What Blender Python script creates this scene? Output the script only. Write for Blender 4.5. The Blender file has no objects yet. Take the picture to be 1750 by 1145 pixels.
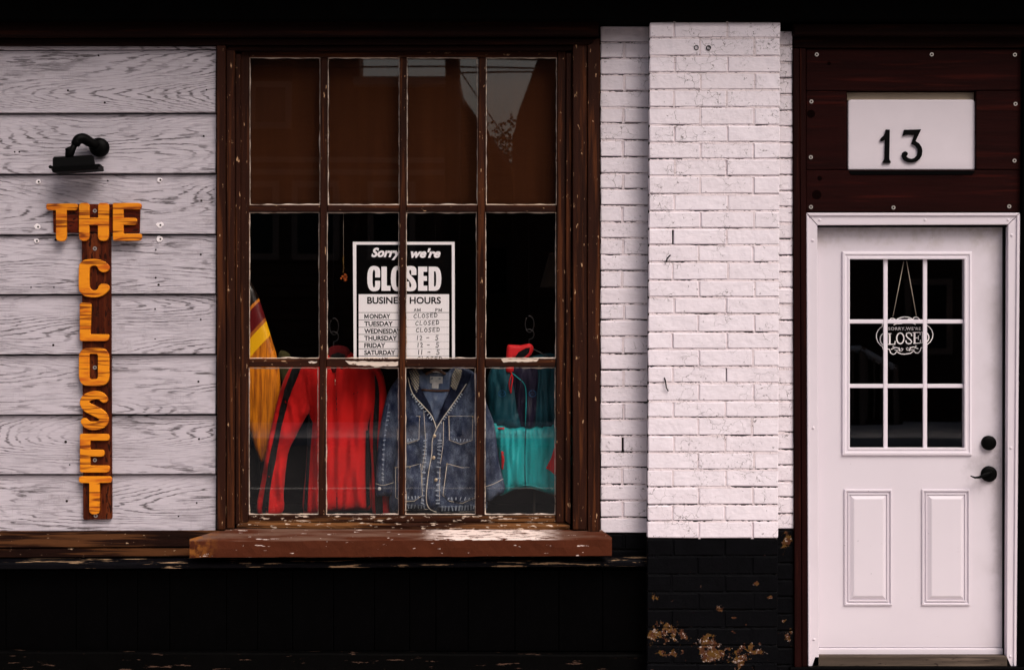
import bpy, bmesh, math, random
import numpy as np
from mathutils import Vector, Matrix, noise
from mathutils.geometry import delaunay_2d_cdt

random.seed(7)
S = bpy.context.scene
C = S.collection
R = math.radians
# ------------------------------------------------------------------ camera, sky, sun, exposure
CAMD, EYE = 8.0, 1.67            # the camera stands 8 m in front of the facade, at eye height
cam = bpy.data.cameras.new('camera'); camo = bpy.data.objects.new('camera', cam); C.objects.link(camo)
camo.location = (0, -CAMD, EYE); camo.rotation_euler = (R(90), 0, 0)
cam.sensor_width = 36; cam.lens = 57.6; cam.clip_end = 500; cam.clip_start = 0.1
S.camera = camo
SUN_AZ, SUN_EL = R(34), R(50)
toward = Vector((math.sin(SUN_AZ)*math.cos(SUN_EL), -math.cos(SUN_AZ)*math.cos(SUN_EL), math.sin(SUN_EL)))
w = bpy.data.worlds.new('World'); S.world = w; w.use_nodes = True
wn = w.node_tree
sky = wn.nodes.new('ShaderNodeTexSky'); sky.sky_type = 'NISHITA'; sky.sun_disc = False
sky.sun_elevation = SUN_EL; sky.sun_rotation = math.atan2(toward.x, toward.y)
sky.air_density = 1.0; sky.dust_density = 7.0; sky.ozone_density = 0.3
bgn = wn.nodes['Background']; bgn.inputs['Strength'].default_value = 0.065
wn.links.new(sky.outputs[0], bgn.inputs['Color'])
sl = bpy.data.lights.new('sun', 'SUN'); sl.energy = 1.35; sl.angle = R(34); sl.color = (1.0, 0.955, 0.945)
so = bpy.data.objects.new('sun', sl); C.objects.link(so)
so.rotation_euler = (-toward).to_track_quat('-Z', 'Y').to_euler(); so.location = (4, -9, 12)
vs = S.view_settings; vs.view_transform = 'Standard'; vs.look = 'None'; vs.gamma = 1; vs.use_curve_mapping = False
vs.exposure = 0.76
S.render.engine = 'CYCLES'; S.cycles.use_denoising = True; S.cycles.max_bounces = 8
S.cycles.transparent_max_bounces = 16; S.cycles.caustics_reflective = False; S.cycles.caustics_refractive = False

# ------------------------------------------------------------------ helpers: objects
def Wp(px, py, y=0.0):
    s = (CAMD + y) / CAMD / 350.0
    return Vector(((px - 875) * s, y, EYE + (572.5 - py) * s))
def thing(name, label, cat, loc=(0, 0, 0), group=None):
    o = bpy.data.objects.new(name, None); o.empty_display_size = .05; C.objects.link(o); o.location = loc
    o['label'] = label; o['category'] = cat; o['kind'] = 'thing'
    if group: o['group'] = group
    return o
def tag(o, label, cat, group=None):
    o['label'] = label; o['category'] = cat
    if group: o['group'] = group
    return o
def par(o, p):
    if p is not None:
        o.parent = p
        # mesh data is in world coordinates: undo the thing's own offset (a part's own matrix is already the identity)
        if p.parent is None: o.matrix_parent_inverse = Matrix.Translation(-p.location)
    return o
def link(name, me, m, p=None, smooth=False):
    o = bpy.data.objects.new(name, me); C.objects.link(o)
    if m is not None and len(me.materials) == 0: me.materials.append(m)
    if smooth:
        for f in me.polygons: f.use_smooth = True
    return par(o, p)
def bmo(name, bm, m, p=None, smooth=False):
    me = bpy.data.meshes.new(name); bm.normal_update(); bm.to_mesh(me); bm.free()
    return link(name, me, m, p, smooth)
def struct(o): o['kind'] = 'structure'; return o
def add_prism(bm, front, back, bev=0.0):
    """front, back: 4 points each, seen from the camera clockwise TL TR BR BL"""
    f = [bm.verts.new(v) for v in front]; b = [bm.verts.new(v) for v in back]
    n = len(f); fs = [bm.faces.new(f[::-1]), bm.faces.new(b)]
    for i in range(n):
        j = (i + 1) % n
        fs.append(bm.faces.new((f[i], f[j], b[j], b[i])))
    if bev > 0:
        es = list({e for q in fs for e in q.edges})
        bmesh.ops.bevel(bm, geom=es, offset=bev, segments=1, affect='EDGES', clamp_overlap=True)
    return bm
def quad_px(name, q, yb, yf, m, p=None, bev=.002):
    front = [Wp(x, y, yf) for x, y in q]
    back = [Vector((v.x, yb, v.z)) for v in front]
    bm = bmesh.new(); add_prism(bm, front, back, bev)
    bmesh.ops.recalc_face_normals(bm, faces=bm.faces)
    return bmo(name, bm, m, p)
def box_px(name, x0, y0, x1, y1, yb, yf, m, p=None, bev=.002):
    return quad_px(name, [(x0, y0), (x1, y0), (x1, y1), (x0, y1)], yb, yf, m, p, bev)
def box_w(name, lo, hi, m, p=None, bev=0.0):
    bm = bmesh.new()
    f = [(lo[0], lo[1], hi[2]), (hi[0], lo[1], hi[2]), (hi[0], lo[1], lo[2]), (lo[0], lo[1], lo[2])]
    add_prism(bm, f, [(a, hi[1], c) for a, b, c in f], bev)
    bmesh.ops.recalc_face_normals(bm, faces=bm.faces)
    return bmo(name, bm, m, p)
def add_box(bm, lo, hi, bev=0.0):
    f = [(lo[0], lo[1], hi[2]), (hi[0], lo[1], hi[2]), (hi[0], lo[1], lo[2]), (lo[0], lo[1], lo[2])]
    add_prism(bm, f, [(a, hi[1], c) for a, b, c in f], bev)
def jag_board(name, x0, x1, zt, zb, yt, ybt, yback, m, p, seg=40, jit=.0015, bow=0.0):
    """a long horizontal board with a slightly uneven lower edge; yt / ybt: front depth at top / bottom"""
    bm = bmesh.new(); rows = []
    for i in range(seg + 1):
        t = i / seg; x = x0 + (x1 - x0) * t
        j = noise.noise(Vector((x * 7, zb * 31, 1))) * jit + bow * (t - .5)
        k = noise.noise(Vector((x * 1.3, zb * 17, 4))) * .003
        pts = [(x, yback, zt), (x, yt + k, zt + bow * (t - .5)), (x, ybt + k, zb + j + .002), (x, ybt + .002 + k, zb + j), (x, yback, zb + j)]
        rows.append([bm.verts.new(v) for v in pts])
    for a, b in zip(rows, rows[1:]):
        for i in range(5):
            j = (i + 1) % 5
            bm.faces.new((a[i], b[i], b[j], a[j]))
    bm.faces.new(rows[0][::-1]); bm.faces.new(rows[-1])
    bmesh.ops.recalc_face_normals(bm, faces=bm.faces)
    return bmo(name, bm, m, p)
def smooth_pts(pts, n=6, closed=False):
    pts = [Vector(q) for q in pts]; out = []; N = len(pts)
    rng = range(N if closed else N - 1)
    for i in rng:
        g = lambda k: pts[k % N] if closed else pts[max(0, min(N - 1, k))]
        p0, p1, p2, p3 = g(i - 1), g(i), g(i + 1), g(i + 2)
        for k in range(n):
            t = k / n
            out.append(.5 * ((2 * p1) + (p2 - p0) * t + (2 * p0 - 5 * p1 + 4 * p2 - p3) * t * t + (3 * p1 - p0 - 3 * p2 + p3) * t ** 3))
    if not closed: out.append(pts[-1])
    return out
def tube(name, pts, r, m, p=None, n=8, flat=1.0, smooth=True):
    """tube along world points; r a number or a list"""
    pts = [Vector(q) for q in pts]; bm = bmesh.new(); rings = []
    for i, q in enumerate(pts):
        d = (pts[min(i + 1, len(pts) - 1)] - pts[max(i - 1, 0)])
        d = d.normalized() if d.length > 1e-9 else Vector((0, 0, 1))
        up = Vector((0, -1, 0)) if abs(d.y) < .95 else Vector((0, 0, 1))
        s = d.cross(up).normalized(); u = s.cross(d).normalized()
        rr = r[i] if isinstance(r, (list, tuple)) else r
        rings.append([bm.verts.new(q + s * math.cos(a) * rr + u * math.sin(a) * rr * flat) for a in [2 * math.pi * k / n for k in range(n)]])
    for a, b in zip(rings, rings[1:]):
        for k in range(n): bm.faces.new((a[k], a[(k + 1) % n], b[(k + 1) % n], b[k]))
    bm.faces.new(rings[0]); bm.faces.new(rings[-1][::-1])
    bmesh.ops.recalc_face_normals(bm, faces=bm.faces)
    return bmo(name, bm, m, p, smooth)
def disc_px(name, px, py, rpx, yb, yf, m, p=None, n=20, bev=.0015, dome=0.0):
    bm = bmesh.new(); c = Wp(px, py, yf); r = rpx / 350
    prof = [(r, yb), (r, yf + bev), (r - bev, yf)] + ([(r * .6, yf - dome * .8), (r * .25, yf - dome)] if dome else [])
    rings = [[bm.verts.new((c.x + math.cos(2 * math.pi * k / n) * a, y, c.z + math.sin(2 * math.pi * k / n) * a)) for k in range(n)] for a, y in prof]
    for a, b in zip(rings, rings[1:]):
        for k in range(n): bm.faces.new((a[k], a[(k + 1) % n], b[(k + 1) % n], b[k]))
    bm.faces.new(rings[-1])
    bmesh.ops.recalc_face_normals(bm, faces=bm.faces)
    return bmo(name, bm, m, p, dome > 0)
def ring_px(name, px, py, r0, r1, yb, yf, m, p=None, n=14):
    bm = bmesh.new(); c = Wp(px, py, yf); a0, a1 = r0 / 350, r1 / 350
    rings = [[bm.verts.new((c.x + math.cos(2 * math.pi * k / n) * a, y, c.z + math.sin(2 * math.pi * k / n) * a)) for k in range(n)]
             for a, y in ((a1, yb), (a1, yf), (a0, yf), (a0, yb))]
    for a, b in zip(rings, rings[1:]):
        for k in range(n): bm.faces.new((a[k], a[(k + 1) % n], b[(k + 1) % n], b[k]))
    bm.faces.new(rings[-1])
    bmesh.ops.recalc_face_normals(bm, faces=bm.faces)
    return bmo(name, bm, m, p)
def rect_profile(name, x0, y0, x1, y1, prof, m, p=None, cap=True):
    """concentric rectangles (inset in px, depth) joined into a moulding; capped when solid"""
    bm = bmesh.new(); loops = []
    for ins, y in prof:
        loops.append([bm.verts.new(Wp(a, b, 0).xz.to_3d().xzy + Vector((0, y, 0))) if False else
                      bm.verts.new(Vector((Wp(a, b, prof[0][1]).x, y, Wp(a, b, prof[0][1]).z)))
                      for a, b in ((x0 + ins, y0 + ins), (x1 - ins, y0 + ins), (x1 - ins, y1 - ins), (x0 + ins, y1 - ins))])
    for a, b in zip(loops, loops[1:]):
        for k in range(4): bm.faces.new((a[k], a[(k + 1) % 4], b[(k + 1) % 4], b[k]))
    if cap: bm.faces.new(loops[-1])
    bmesh.ops.recalc_face_normals(bm, faces=bm.faces)
    if cap:
        bm.faces.ensure_lookup_table()
        if bm.faces[-1].normal.y > 0: bmesh.ops.reverse_faces(bm, faces=bm.faces)
    return bmo(name, bm, m, p)
def round_poly(pts, n=5):
    """pts: (x, y, radius) -> polygon with rounded corners"""
    out = []; N = len(pts)
    for i in range(N):
        x, y, r = pts[i]; c = Vector((x, y)); a = Vector(pts[i - 1][:2]); b = Vector(pts[(i + 1) % N][:2])
        if r <= 0: out.append(c); continue
        da, db = (a - c), (b - c); r1 = min(r, da.length * .49); r2 = min(r, db.length * .49)
        s, e = c + da.normalized() * r1, c + db.normalized() * r2
        for k in range(n + 1):
            t = k / n; out.append((1 - t) ** 2 * s + 2 * t * (1 - t) * c + t * t * e)
    return out
def stroke_poly(pts, wid, n=6, caps=True):
    """outline of a thick rounded stroke in px; wid number or list"""
    P = [Vector(q) for q in pts]; L, Rr = [], []
    for i, q in enumerate(P):
        d = (P[min(i + 1, len(P) - 1)] - P[max(0, i - 1)]).normalized(); s = Vector((-d.y, d.x))
        h = (wid[i] if isinstance(wid, (list, tuple)) else wid) / 2
        L.append(q + s * h); Rr.append(q - s * h)
    out = list(L)
    if caps:
        for e, (q, v0) in enumerate(((P[-1], L[-1]), (P[0], Rr[0]))):
            r = v0 - q; arc = []
            for k in range(1, n):
                a = -math.pi * k / n
                arc.append(q + Vector((r.x * math.cos(a) - r.y * math.sin(a), r.x * math.sin(a) + r.y * math.cos(a))))
            if e == 0: out += arc + Rr[::-1]
            else: out += arc
    else: out += Rr[::-1]
    return out
def curve_mesh(cu):
    o = bpy.data.objects.new('tmp', cu); C.objects.link(o)
    dg = bpy.context.evaluated_depsgraph_get(); dg.update()
    me = bpy.data.meshes.new_from_object(o.evaluated_get(dg))
    bpy.data.objects.remove(o); bpy.data.curves.remove(cu)
    me.materials.clear()
    return me
def plate(name, loops, yb, yf, m, p=None, bev=.002):
    """flat plate of px loops (holes allowed), between depths yb and yf"""
    cu = bpy.data.curves.new('tmp', 'CURVE'); cu.dimensions = '2D'; cu.fill_mode = 'BOTH'
    for lp in loops:
        sp = cu.splines.new('POLY'); sp.points.add(len(lp) - 1)
        for q, v in zip(sp.points, lp):
            a = Wp(v[0], v[1], yf); q.co = (a.x, a.z, 0, 1)
        sp.use_cyclic_u = True
    h = abs(yb - yf) / 2
    cu.bevel_depth = min(bev, h * .9); cu.bevel_resolution = 1; cu.offset = -cu.bevel_depth
    cu.extrude = h - cu.bevel_depth
    me = curve_mesh(cu)
    yc = (yb + yf) / 2
    me.transform(Matrix(((1, 0, 0, 0), (0, 0, -1, yc), (0, 1, 0, 0), (0, 0, 0, 1))))
    me.name = name
    return link(name, me, m, p)
def text(name, s, x0, y0, x1, y1, yf, m, p=None, bold=0.0, shear=0.0, spacing=1.0):
    """lettering fitted to the px box x0 y0 x1 y1"""
    cu = bpy.data.curves.new('tmp', 'FONT'); cu.body = s; cu.offset = bold; cu.shear = shear; cu.space_character = spacing
    cu.resolution_u = 4
    me = curve_mesh(cu); n = len(me.vertices); a = np.empty(n * 3); me.vertices.foreach_get('co', a); a = a.reshape(-1, 3)
    lo, hi = a.min(0), a.max(0)
    A, B = Wp(x0, y1, yf), Wp(x1, y0, yf)
    b = np.empty_like(a)
    b[:, 0] = A.x + (a[:, 0] - lo[0]) / (hi[0] - lo[0]) * (B.x - A.x)
    b[:, 2] = A.z + (a[:, 1] - lo[1]) / (hi[1] - lo[1]) * (B.z - A.z)
    b[:, 1] = yf
    me.vertices.foreach_set('co', b.ravel()); me.update(); me.name = name
    return link(name, me, m, p)
def ribbons(name, strokes, wid, yf, m, p=None, dy=.0001):
    """flat drawn strokes (px polylines), each a ribbon a hair in front of the last"""
    bm = bmesh.new()
    for i, st in enumerate(strokes):
        wd = wid
        if len(st) == 2 and isinstance(st[1], (int, float)): st, wd = st
        pts = [Vector(q) for q in st]; row = []
        for k, q in enumerate(pts):
            d = (pts[min(k + 1, len(pts) - 1)] - pts[max(0, k - 1)]).normalized(); s = Vector((-d.y, d.x)) * wd / 2
            e = d * wd * .3 * (1 if k == len(pts) - 1 else -1 if k == 0 else 0)
            y = yf - i * dy
            row.append((bm.verts.new(Wp(*(q + e + s), y)), bm.verts.new(Wp(*(q + e - s), y))))
        for a, b in zip(row, row[1:]): bm.faces.new((a[0], a[1], b[1], b[0]))
    bmesh.ops.recalc_face_normals(bm, faces=bm.faces)
    for f in bm.faces:
        if f.normal.y > 0: f.normal_flip()
    return bmo(name, bm, m, p)

# soft, filled shapes with real thickness (clothes)
def inside(poly, x, y):
    r = False; j = len(poly) - 1
    for i in range(len(poly)):
        xi, yi = poly[i]; xj, yj = poly[j]
        if (yi > y) != (yj > y) and x < (xj - xi) * (y - yi) / (yj - yi) + xi: r = not r
        j = i
    return r
def resample(pts, step):
    out = []; N = len(pts)
    for i in range(N):
        a, b = Vector(pts[i]), Vector(pts[(i + 1) % N]); k = max(1, int((b - a).length / step))
        for t in range(k): out.append(a + (b - a) * t / k)
    return out
def tri_fill(outline, step):
    ol = resample(outline, step); arr = np.array([tuple(v) for v in ol]); lst = arr.tolist()
    x0, y0 = arr.min(0); x1, y1 = arr.max(0); pts = list(ol); n = len(ol); r = 0
    y = y0 + step * .5
    while y < y1:
        x = x0 + (step * .5 if r % 2 else step)
        while x < x1:
            if inside(lst, x, y) and ((arr - (x, y)) ** 2).sum(1).min() > (step * .45) ** 2: pts.append(Vector((x, y)))
            x += step
        y += step * .87; r += 1
    v, e, f, *_ = delaunay_2d_cdt([Vector(q) for q in pts], [], [list(range(n))], 1, 1e-4)
    return [tuple(q) for q in v], f, arr
def seg_dist(arr, P):
    A = arr; B = np.roll(arr, -1, 0); d = np.full(len(P), 1e9)
    for a, b in zip(A, B):
        ab = b - a; L = max((ab ** 2).sum(), 1e-9); t = np.clip(((P - a) @ ab) / L, 0, 1)
        q = a + t[:, None] * ab; d = np.minimum(d, np.sqrt(((P - q) ** 2).sum(1)))
    return d
def pt_dist(A, x, y):
    B = np.roll(A, -1, 0); ab = B - A; q = np.array((x, y)); L = np.maximum((ab ** 2).sum(1), 1e-9)
    t = np.clip(((q - A) * ab).sum(1) / L, 0, 1); return float(np.sqrt(((A + t[:, None] * ab - q) ** 2).sum(1).min()))
def puffy(name, outline, y0, thick, m, p=None, step=5, R0=14, folds=None, back=.012, sm=4):
    """a stuffed panel: px outline, depth y0 at the rim, bulging 'thick' towards the street; returns (object, depth function)"""
    ol = [tuple(v) for v in smooth_pts(outline, sm, True)] if sm else outline
    V, F, arr = tri_fill(ol, step); P = np.array(V); d = seg_dist(arr, P); lst = arr.tolist()
    def depth(x, y, dd=None):
        if dd is None: dd = pt_dist(arr, x, y) if inside(lst, x, y) else 0
        t = 1 - min(dd / R0, 1); g = math.sqrt(max(0, 1 - t * t))
        return y0 - thick * g - (folds(x, y) * min(1, dd / 6 + .15) if folds else 0)
    fr = [Wp(x, y, y0) for x, y in V]
    for v, (x, y), dd in zip(fr, V, d): v.y = depth(x, y, dd)
    n = len(fr); bk = [Vector((v.x, max(v.y + .004, y0 + back * min(1, dd / R0)), v.z)) for v, dd in zip(fr, d)]
    cnt = {}
    for f in F:
        for i in range(len(f)):
            k = tuple(sorted((f[i], f[(i + 1) % len(f)]))); cnt[k] = cnt.get(k, 0) + 1
    faces = [tuple(f) for f in F] + [tuple(i + n for i in f[::-1]) for f in F] + [(a, b, b + n, a + n) for (a, b), c in cnt.items() if c == 1]
    me = bpy.data.meshes.new(name); me.from_pydata([tuple(v) for v in fr + bk], [], faces)
    bm = bmesh.new(); bm.from_mesh(me); bmesh.ops.recalc_face_normals(bm, faces=bm.faces); bm.to_mesh(me); bm.free()
    return link(name, me, m, p, True), depth
def patch(name, outline, depth, off, m, p=None, step=5, sm=0, th=.0015):
    """a piece of cloth lying on another one's surface"""
    ol = [tuple(v) for v in smooth_pts(outline, sm, True)] if sm else outline
    V, F, arr = tri_fill(ol, step); base = sum(depth(x, y) for x, y in V) / len(V)
    fr = []
    for x, y in V:
        v = Wp(x, y, base); v.y = depth(x, y) - off; fr.append(v)
    n = len(fr); bk = [v + Vector((0, th, 0)) for v in fr]; cnt = {}
    for f in F:
        for i in range(len(f)):
            k = tuple(sorted((f[i], f[(i + 1) % len(f)]))); cnt[k] = cnt.get(k, 0) + 1
    faces = [tuple(f) for f in F] + [tuple(i + n for i in f[::-1]) for f in F] + [(a, b, b + n, a + n) for (a, b), c in cnt.items() if c == 1]
    me = bpy.data.meshes.new(name); me.from_pydata([tuple(v) for v in fr + bk], [], faces)
    bm = bmesh.new(); bm.from_mesh(me); bmesh.ops.recalc_face_normals(bm, faces=bm.faces); bm.to_mesh(me); bm.free()
    return link(name, me, m, p, True)
def puckers(name, pts, depth, ln, m, p, gap=3.2, off=.003, r=.0011):
    """the small pale ridges of a puckered seam: short ticks across a px path"""
    q = smooth_pts(pts, 8); bm = bmesh.new(); acc = 0
    for a, b in zip(q, q[1:]):
        d = (b - a); acc += d.length
        if acc < gap: continue
        acc = random.uniform(-.8, .4); nrm = Vector((-d.y, d.x)).normalized() * ln * random.uniform(.35, .6) + d.normalized() * random.uniform(-1, 1)
        e0, e1 = b - nrm, b + nrm
        v = [Wp(e.x, e.y, depth(e.x, e.y) - off) for e in (e0, e1)]
        t_ = d.normalized() * random.uniform(.7, 1.2)
        f = [bm.verts.new(Wp(e.x + sx * t_.x, e.y + sx * t_.y, depth(e.x, e.y) - off)) for e, sx in ((e0, -1), (e0, 1), (e1, 1), (e1, -1))]
        g = [bm.verts.new(w_.co + Vector((0, .004, 0))) for w_ in f]
        bm.faces.new(f)
        for k in range(4): bm.faces.new((f[k], f[(k + 1) % 4], g[(k + 1) % 4], g[k]))
    bmesh.ops.recalc_face_normals(bm, faces=bm.faces)
    o = bmo(name, bm, m, p); o['kind'] = 'stuff'; return o
def seam(name, pts, depth, r, m, p=None, off=.001, n=5, sm=4, flat=.6):
    q = smooth_pts(pts, sm) if sm else [Vector(a) for a in pts]
    w3 = []
    for v in q:
        d = depth(v.x, v.y); w3.append(Wp(v.x, v.y, d - off))
    return tube(name, w3, r, m, p, n=n, flat=flat)

# ------------------------------------------------------------------ helpers: materials
class Mt:
    def __init__(s, name, rough=.7, spec=.3, metal=0.0):
        s.m = bpy.data.materials.new(name); s.m.use_nodes = True; s.nt = s.m.node_tree
        s.b = s.nt.nodes['Principled BSDF']; s.b.inputs['Roughness'].default_value = rough
        s.b.inputs['Specular IOR Level'].default_value = spec; s.b.inputs['Metallic'].default_value = metal
        s._pos = None; s.h = None
    def nd(s, typ, ins=None, **pr):
        n = s.nt.nodes.new('ShaderNode' + typ)
        for k, v in pr.items(): setattr(n, k, v)
        for k, v in (ins or {}).items(): s.put(n.inputs[k], v)
        return n
    def put(s, sock, v):
        if isinstance(v, bpy.types.NodeSocket): s.nt.links.new(v, sock)
        else: sock.default_value = v
    @property
    def pos(s):
        if s._pos is None: s._pos = s.nd('NewGeometry').outputs['Position']
        return s._pos
    def vm(s, v, k, add=None):
        o = s.nd('VectorMath', {0: v, 1: k}, operation='MULTIPLY').outputs[0]
        if add is not None: o = s.nd('VectorMath', {0: o, 1: add}, operation='ADD').outputs[0]
        return o
    def noise(s, v, scale=1.0, detail=3.0, rough=.55, dist=0.0):
        return s.nd('TexNoise', {'Vector': v, 'Scale': scale, 'Detail': detail, 'Roughness': rough, 'Distortion': dist}).outputs['Fac']
    def ma(s, op, a, b=0.0, clamp=False):
        n = s.nd('Math', {0: a, 1: b}, operation=op); n.use_clamp = clamp; return n.outputs[0]
    def step(s, v, lo, hi):
        return s.nd('MapRange', {'Value': v, 'From Min': lo, 'From Max': hi, 'To Min': 0.0, 'To Max': 1.0}, interpolation_type='SMOOTHSTEP').outputs[0]
    def mix(s, f, a, b):
        n = s.nd('Mix', data_type='RGBA')
        s.put(n.inputs[0], f)
        for i, v in ((6, a), (7, b)): s.put(n.inputs[i], v if isinstance(v, bpy.types.NodeSocket) else (*v, 1) if len(v) == 3 else v)
        return n.outputs[2]
    def rand(s): return s.nd('ObjectInfo').outputs['Random']
    def sep(s, v): return s.nd('SeparateXYZ', {0: v}).outputs
    def out(s, col, rough=None, height=None, bump=.3, dist=.002):
        s.put(s.b.inputs['Base Color'], col if isinstance(col, bpy.types.NodeSocket) else (*col, 1))
        if rough is not None: s.put(s.b.inputs['Roughness'], rough)
        if height is not None:
            bn = s.nd('Bump', {'Height': height, 'Strength': bump, 'Distance': dist}); s.nt.links.new(bn.outputs[0], s.b.inputs['Normal'])
        return s.m
def plain(name, col, rough=.7, spec=.3, var=.25, scale=30, bump=.1, metal=0.0):
    t = Mt(name, rough, spec, metal); n = t.noise(t.pos, scale, 4)
    c = t.mix(n, tuple(x * (1 - var) for x in col), tuple(min(1, x * (1 + var)) for x in col))
    return t.out(c, None, n, bump)

WHITE = (0.75, 0.685, 0.745)
def m_siding():
    t = Mt('siding_paint', .75, .15); r = t.rand(); off = t.nd('CombineXYZ', {0: t.ma('MULTIPLY', r, 37.0), 2: t.ma('MULTIPLY', r, 91.0)}).outputs[0]
    p = t.nd('VectorMath', {0: t.pos, 1: off}, operation='ADD').outputs[0]
    # growth rings cut flat: level lines of a stretched field; the embossing is shallow and broken
    wob = t.noise(t.vm(p, (7, 1, 60)), 1, 4, .6)
    f = t.noise(t.vm(p, (.55, .2, 3.6)), 1, 1.0, .4)
    f = t.ma('ADD', t.ma('MULTIPLY', f, 46.0), t.ma('MULTIPLY', wob, 1.6))
    fr = t.ma('ABSOLUTE', t.ma('SUBTRACT', t.ma('FRACT', f), .5))
    ln = t.ma('SUBTRACT', 1.0, t.step(fr, .05, .20))
    brk = t.step(t.noise(t.vm(p, (6, 1, 110)), 1, 4, .65), .36, .54)
    zone = t.step(t.noise(t.vm(p, (1.6, 1, 9)), 1, 2), .38, .60)
    ln = t.ma('MULTIPLY', ln, t.ma('MULTIPLY', brk, t.ma('ADD', t.ma('MULTIPLY', zone, .75), .25)))
    fine = t.step(t.noise(t.vm(p, (6, 1, 330)), 1, 4, .65), .47, .66)
    cross = t.step(t.noise(t.vm(p, (300, 1, 16)), 1, 3), .54, .74)
    wear = t.step(t.noise(p, 3.4, 4, .6), .38, .62)
    g = t.ma('MAXIMUM', ln, t.ma('MULTIPLY', fine, t.ma('ADD', t.ma('MULTIPLY', wear, .50), .22)))
    g = t.ma('MAXIMUM', g, t.ma('MULTIPLY', t.ma('MULTIPLY', cross, .38), wear), True)
    mild = t.ma('MULTIPLY', t.step(t.noise(p, 15, 5, .7), .52, .72), t.step(t.noise(p, 2.4, 2), .48, .62))
    c = t.mix(t.noise(p, 1.7, 4, .6), (.41, .37, .41), (.56, .51, .56))
    c = t.mix(t.ma('MULTIPLY', mild, .45), c, (.20, .17, .17))
    c = t.mix(t.ma('MULTIPLY', g, .88), c, (.055, .044, .047))
    return t.out(c, None, t.ma('SUBTRACT', 1.0, g), .8, .002)
def m_brickpaint(name='brick_paint', col=WHITE, dark=.0):
    t = Mt(name, .7, .2); p = t.pos
    r = t.rand()
    n1 = t.noise(p, 9, 4); n2 = t.noise(p, 55, 4, .65); n3 = t.noise(t.vm(p, (40, 40, 130)), 1, 3)
    c = t.mix(n1, tuple(x * .93 for x in col), tuple(min(.95, x * 1.05) for x in col))
    c = t.mix(t.ma('MULTIPLY', r, .14), c, (.55, .46, .48))
    # grime speckle in patches, as on the photograph's upper right corner
    msk = t.step(t.noise(p, 2.6, 2), .53, .66)
    sp = t.ma('MULTIPLY', t.step(t.noise(p, 85, 5, .7), .56, .66), msk)
    sx = t.sep(p); up = t.step(sx[2], 2.75, 3.2); rt = t.step(sx[0], .95, 1.3)
    sp2 = t.ma('MULTIPLY', t.step(t.noise(p, 70, 5, .75), .53, .6), t.ma('MULTIPLY', t.ma('MULTIPLY', up, rt), t.step(t.noise(p, 11, 2), .45, .6)))
    sp = t.ma('MAXIMUM', t.ma('MULTIPLY', sp, .55), sp2)
    c = t.mix(sp, c, (.045, .035, .032))
    # hairline cracks and lost flakes in the old paint
    vo = t.nd('TexVoronoi', {'Vector': t.nd('VectorMath', {0: t.vm(p, (17, 17, 24)), 1: t.nd('TexNoise', {'Vector': p, 'Scale': 30.0}).outputs['Color']}, operation='ADD').outputs[0], 'Scale': 1.0}, feature='DISTANCE_TO_EDGE').outputs['Distance']
    ck = t.ma('MULTIPLY', t.ma('SUBTRACT', 1.0, t.step(vo, .004, .022)), t.step(t.noise(p, 6.5, 3), .50, .62))
    c = t.mix(t.ma('MULTIPLY', ck, .8), c, (.10, .08, .075))
    fk = t.step(t.noise(t.vm(p, (48, 48, 48), (4, 4, 4)), 1, 4, .7), .675, .695)
    c = t.mix(t.ma('MULTIPLY', fk, .85), c, (.05, .04, .038))
    h = t.ma('SUBTRACT', t.ma('ADD', t.ma('MULTIPLY', n2, .9), t.ma('MULTIPLY', n3, .9)), t.ma('ADD', ck, fk))
    return t.out(c, None, t.ma('ADD', t.ma('MULTIPLY', h, .45), t.ma('MULTIPLY', t.noise(p, 14, 2), 2.2)), .5, .006)
def m_wood(name, base, lite, chip, grain='z', chipt=.67, rough=.6, spec=.08, litet=.55, bump=.4, fine=1.0):
    """painted / stained wood with streaks along the grain and flaked paint"""
    t = Mt(name, rough, spec); p = t.pos
    k = {'z': (34, 34, 1.6), 'x': (1.6, 34, 34)}[grain]; k2 = {'z': (130, 130, 14), 'x': (14, 130, 130)}[grain]
    k3 = {'z': (75, 75, 22), 'x': (22, 75, 75)}[grain]
    a = t.noise(t.vm(p, k), 1, 4, .6); b = t.noise(t.vm(p, k2), fine, 3)
    c = t.mix(t.step(a, .35, litet + .15), base, tuple(x * .6 for x in base))
    c = t.mix(t.ma('MULTIPLY', t.step(t.noise(t.vm(p, k, (5, 3, 2)), 1, 4, .6), litet, litet + .15), .8), c, lite)
    ch = t.step(t.noise(t.vm(p, k3, (1, 7, 3)), 1, 4, .6), chipt, chipt + .03)
    c = t.mix(ch, c, chip)
    h = t.ma('SUBTRACT', t.ma('ADD', t.ma('MULTIPLY', b, .6), a), t.ma('MULTIPLY', ch, .5))
    return t.out(c, None, h, bump, .003)
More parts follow.
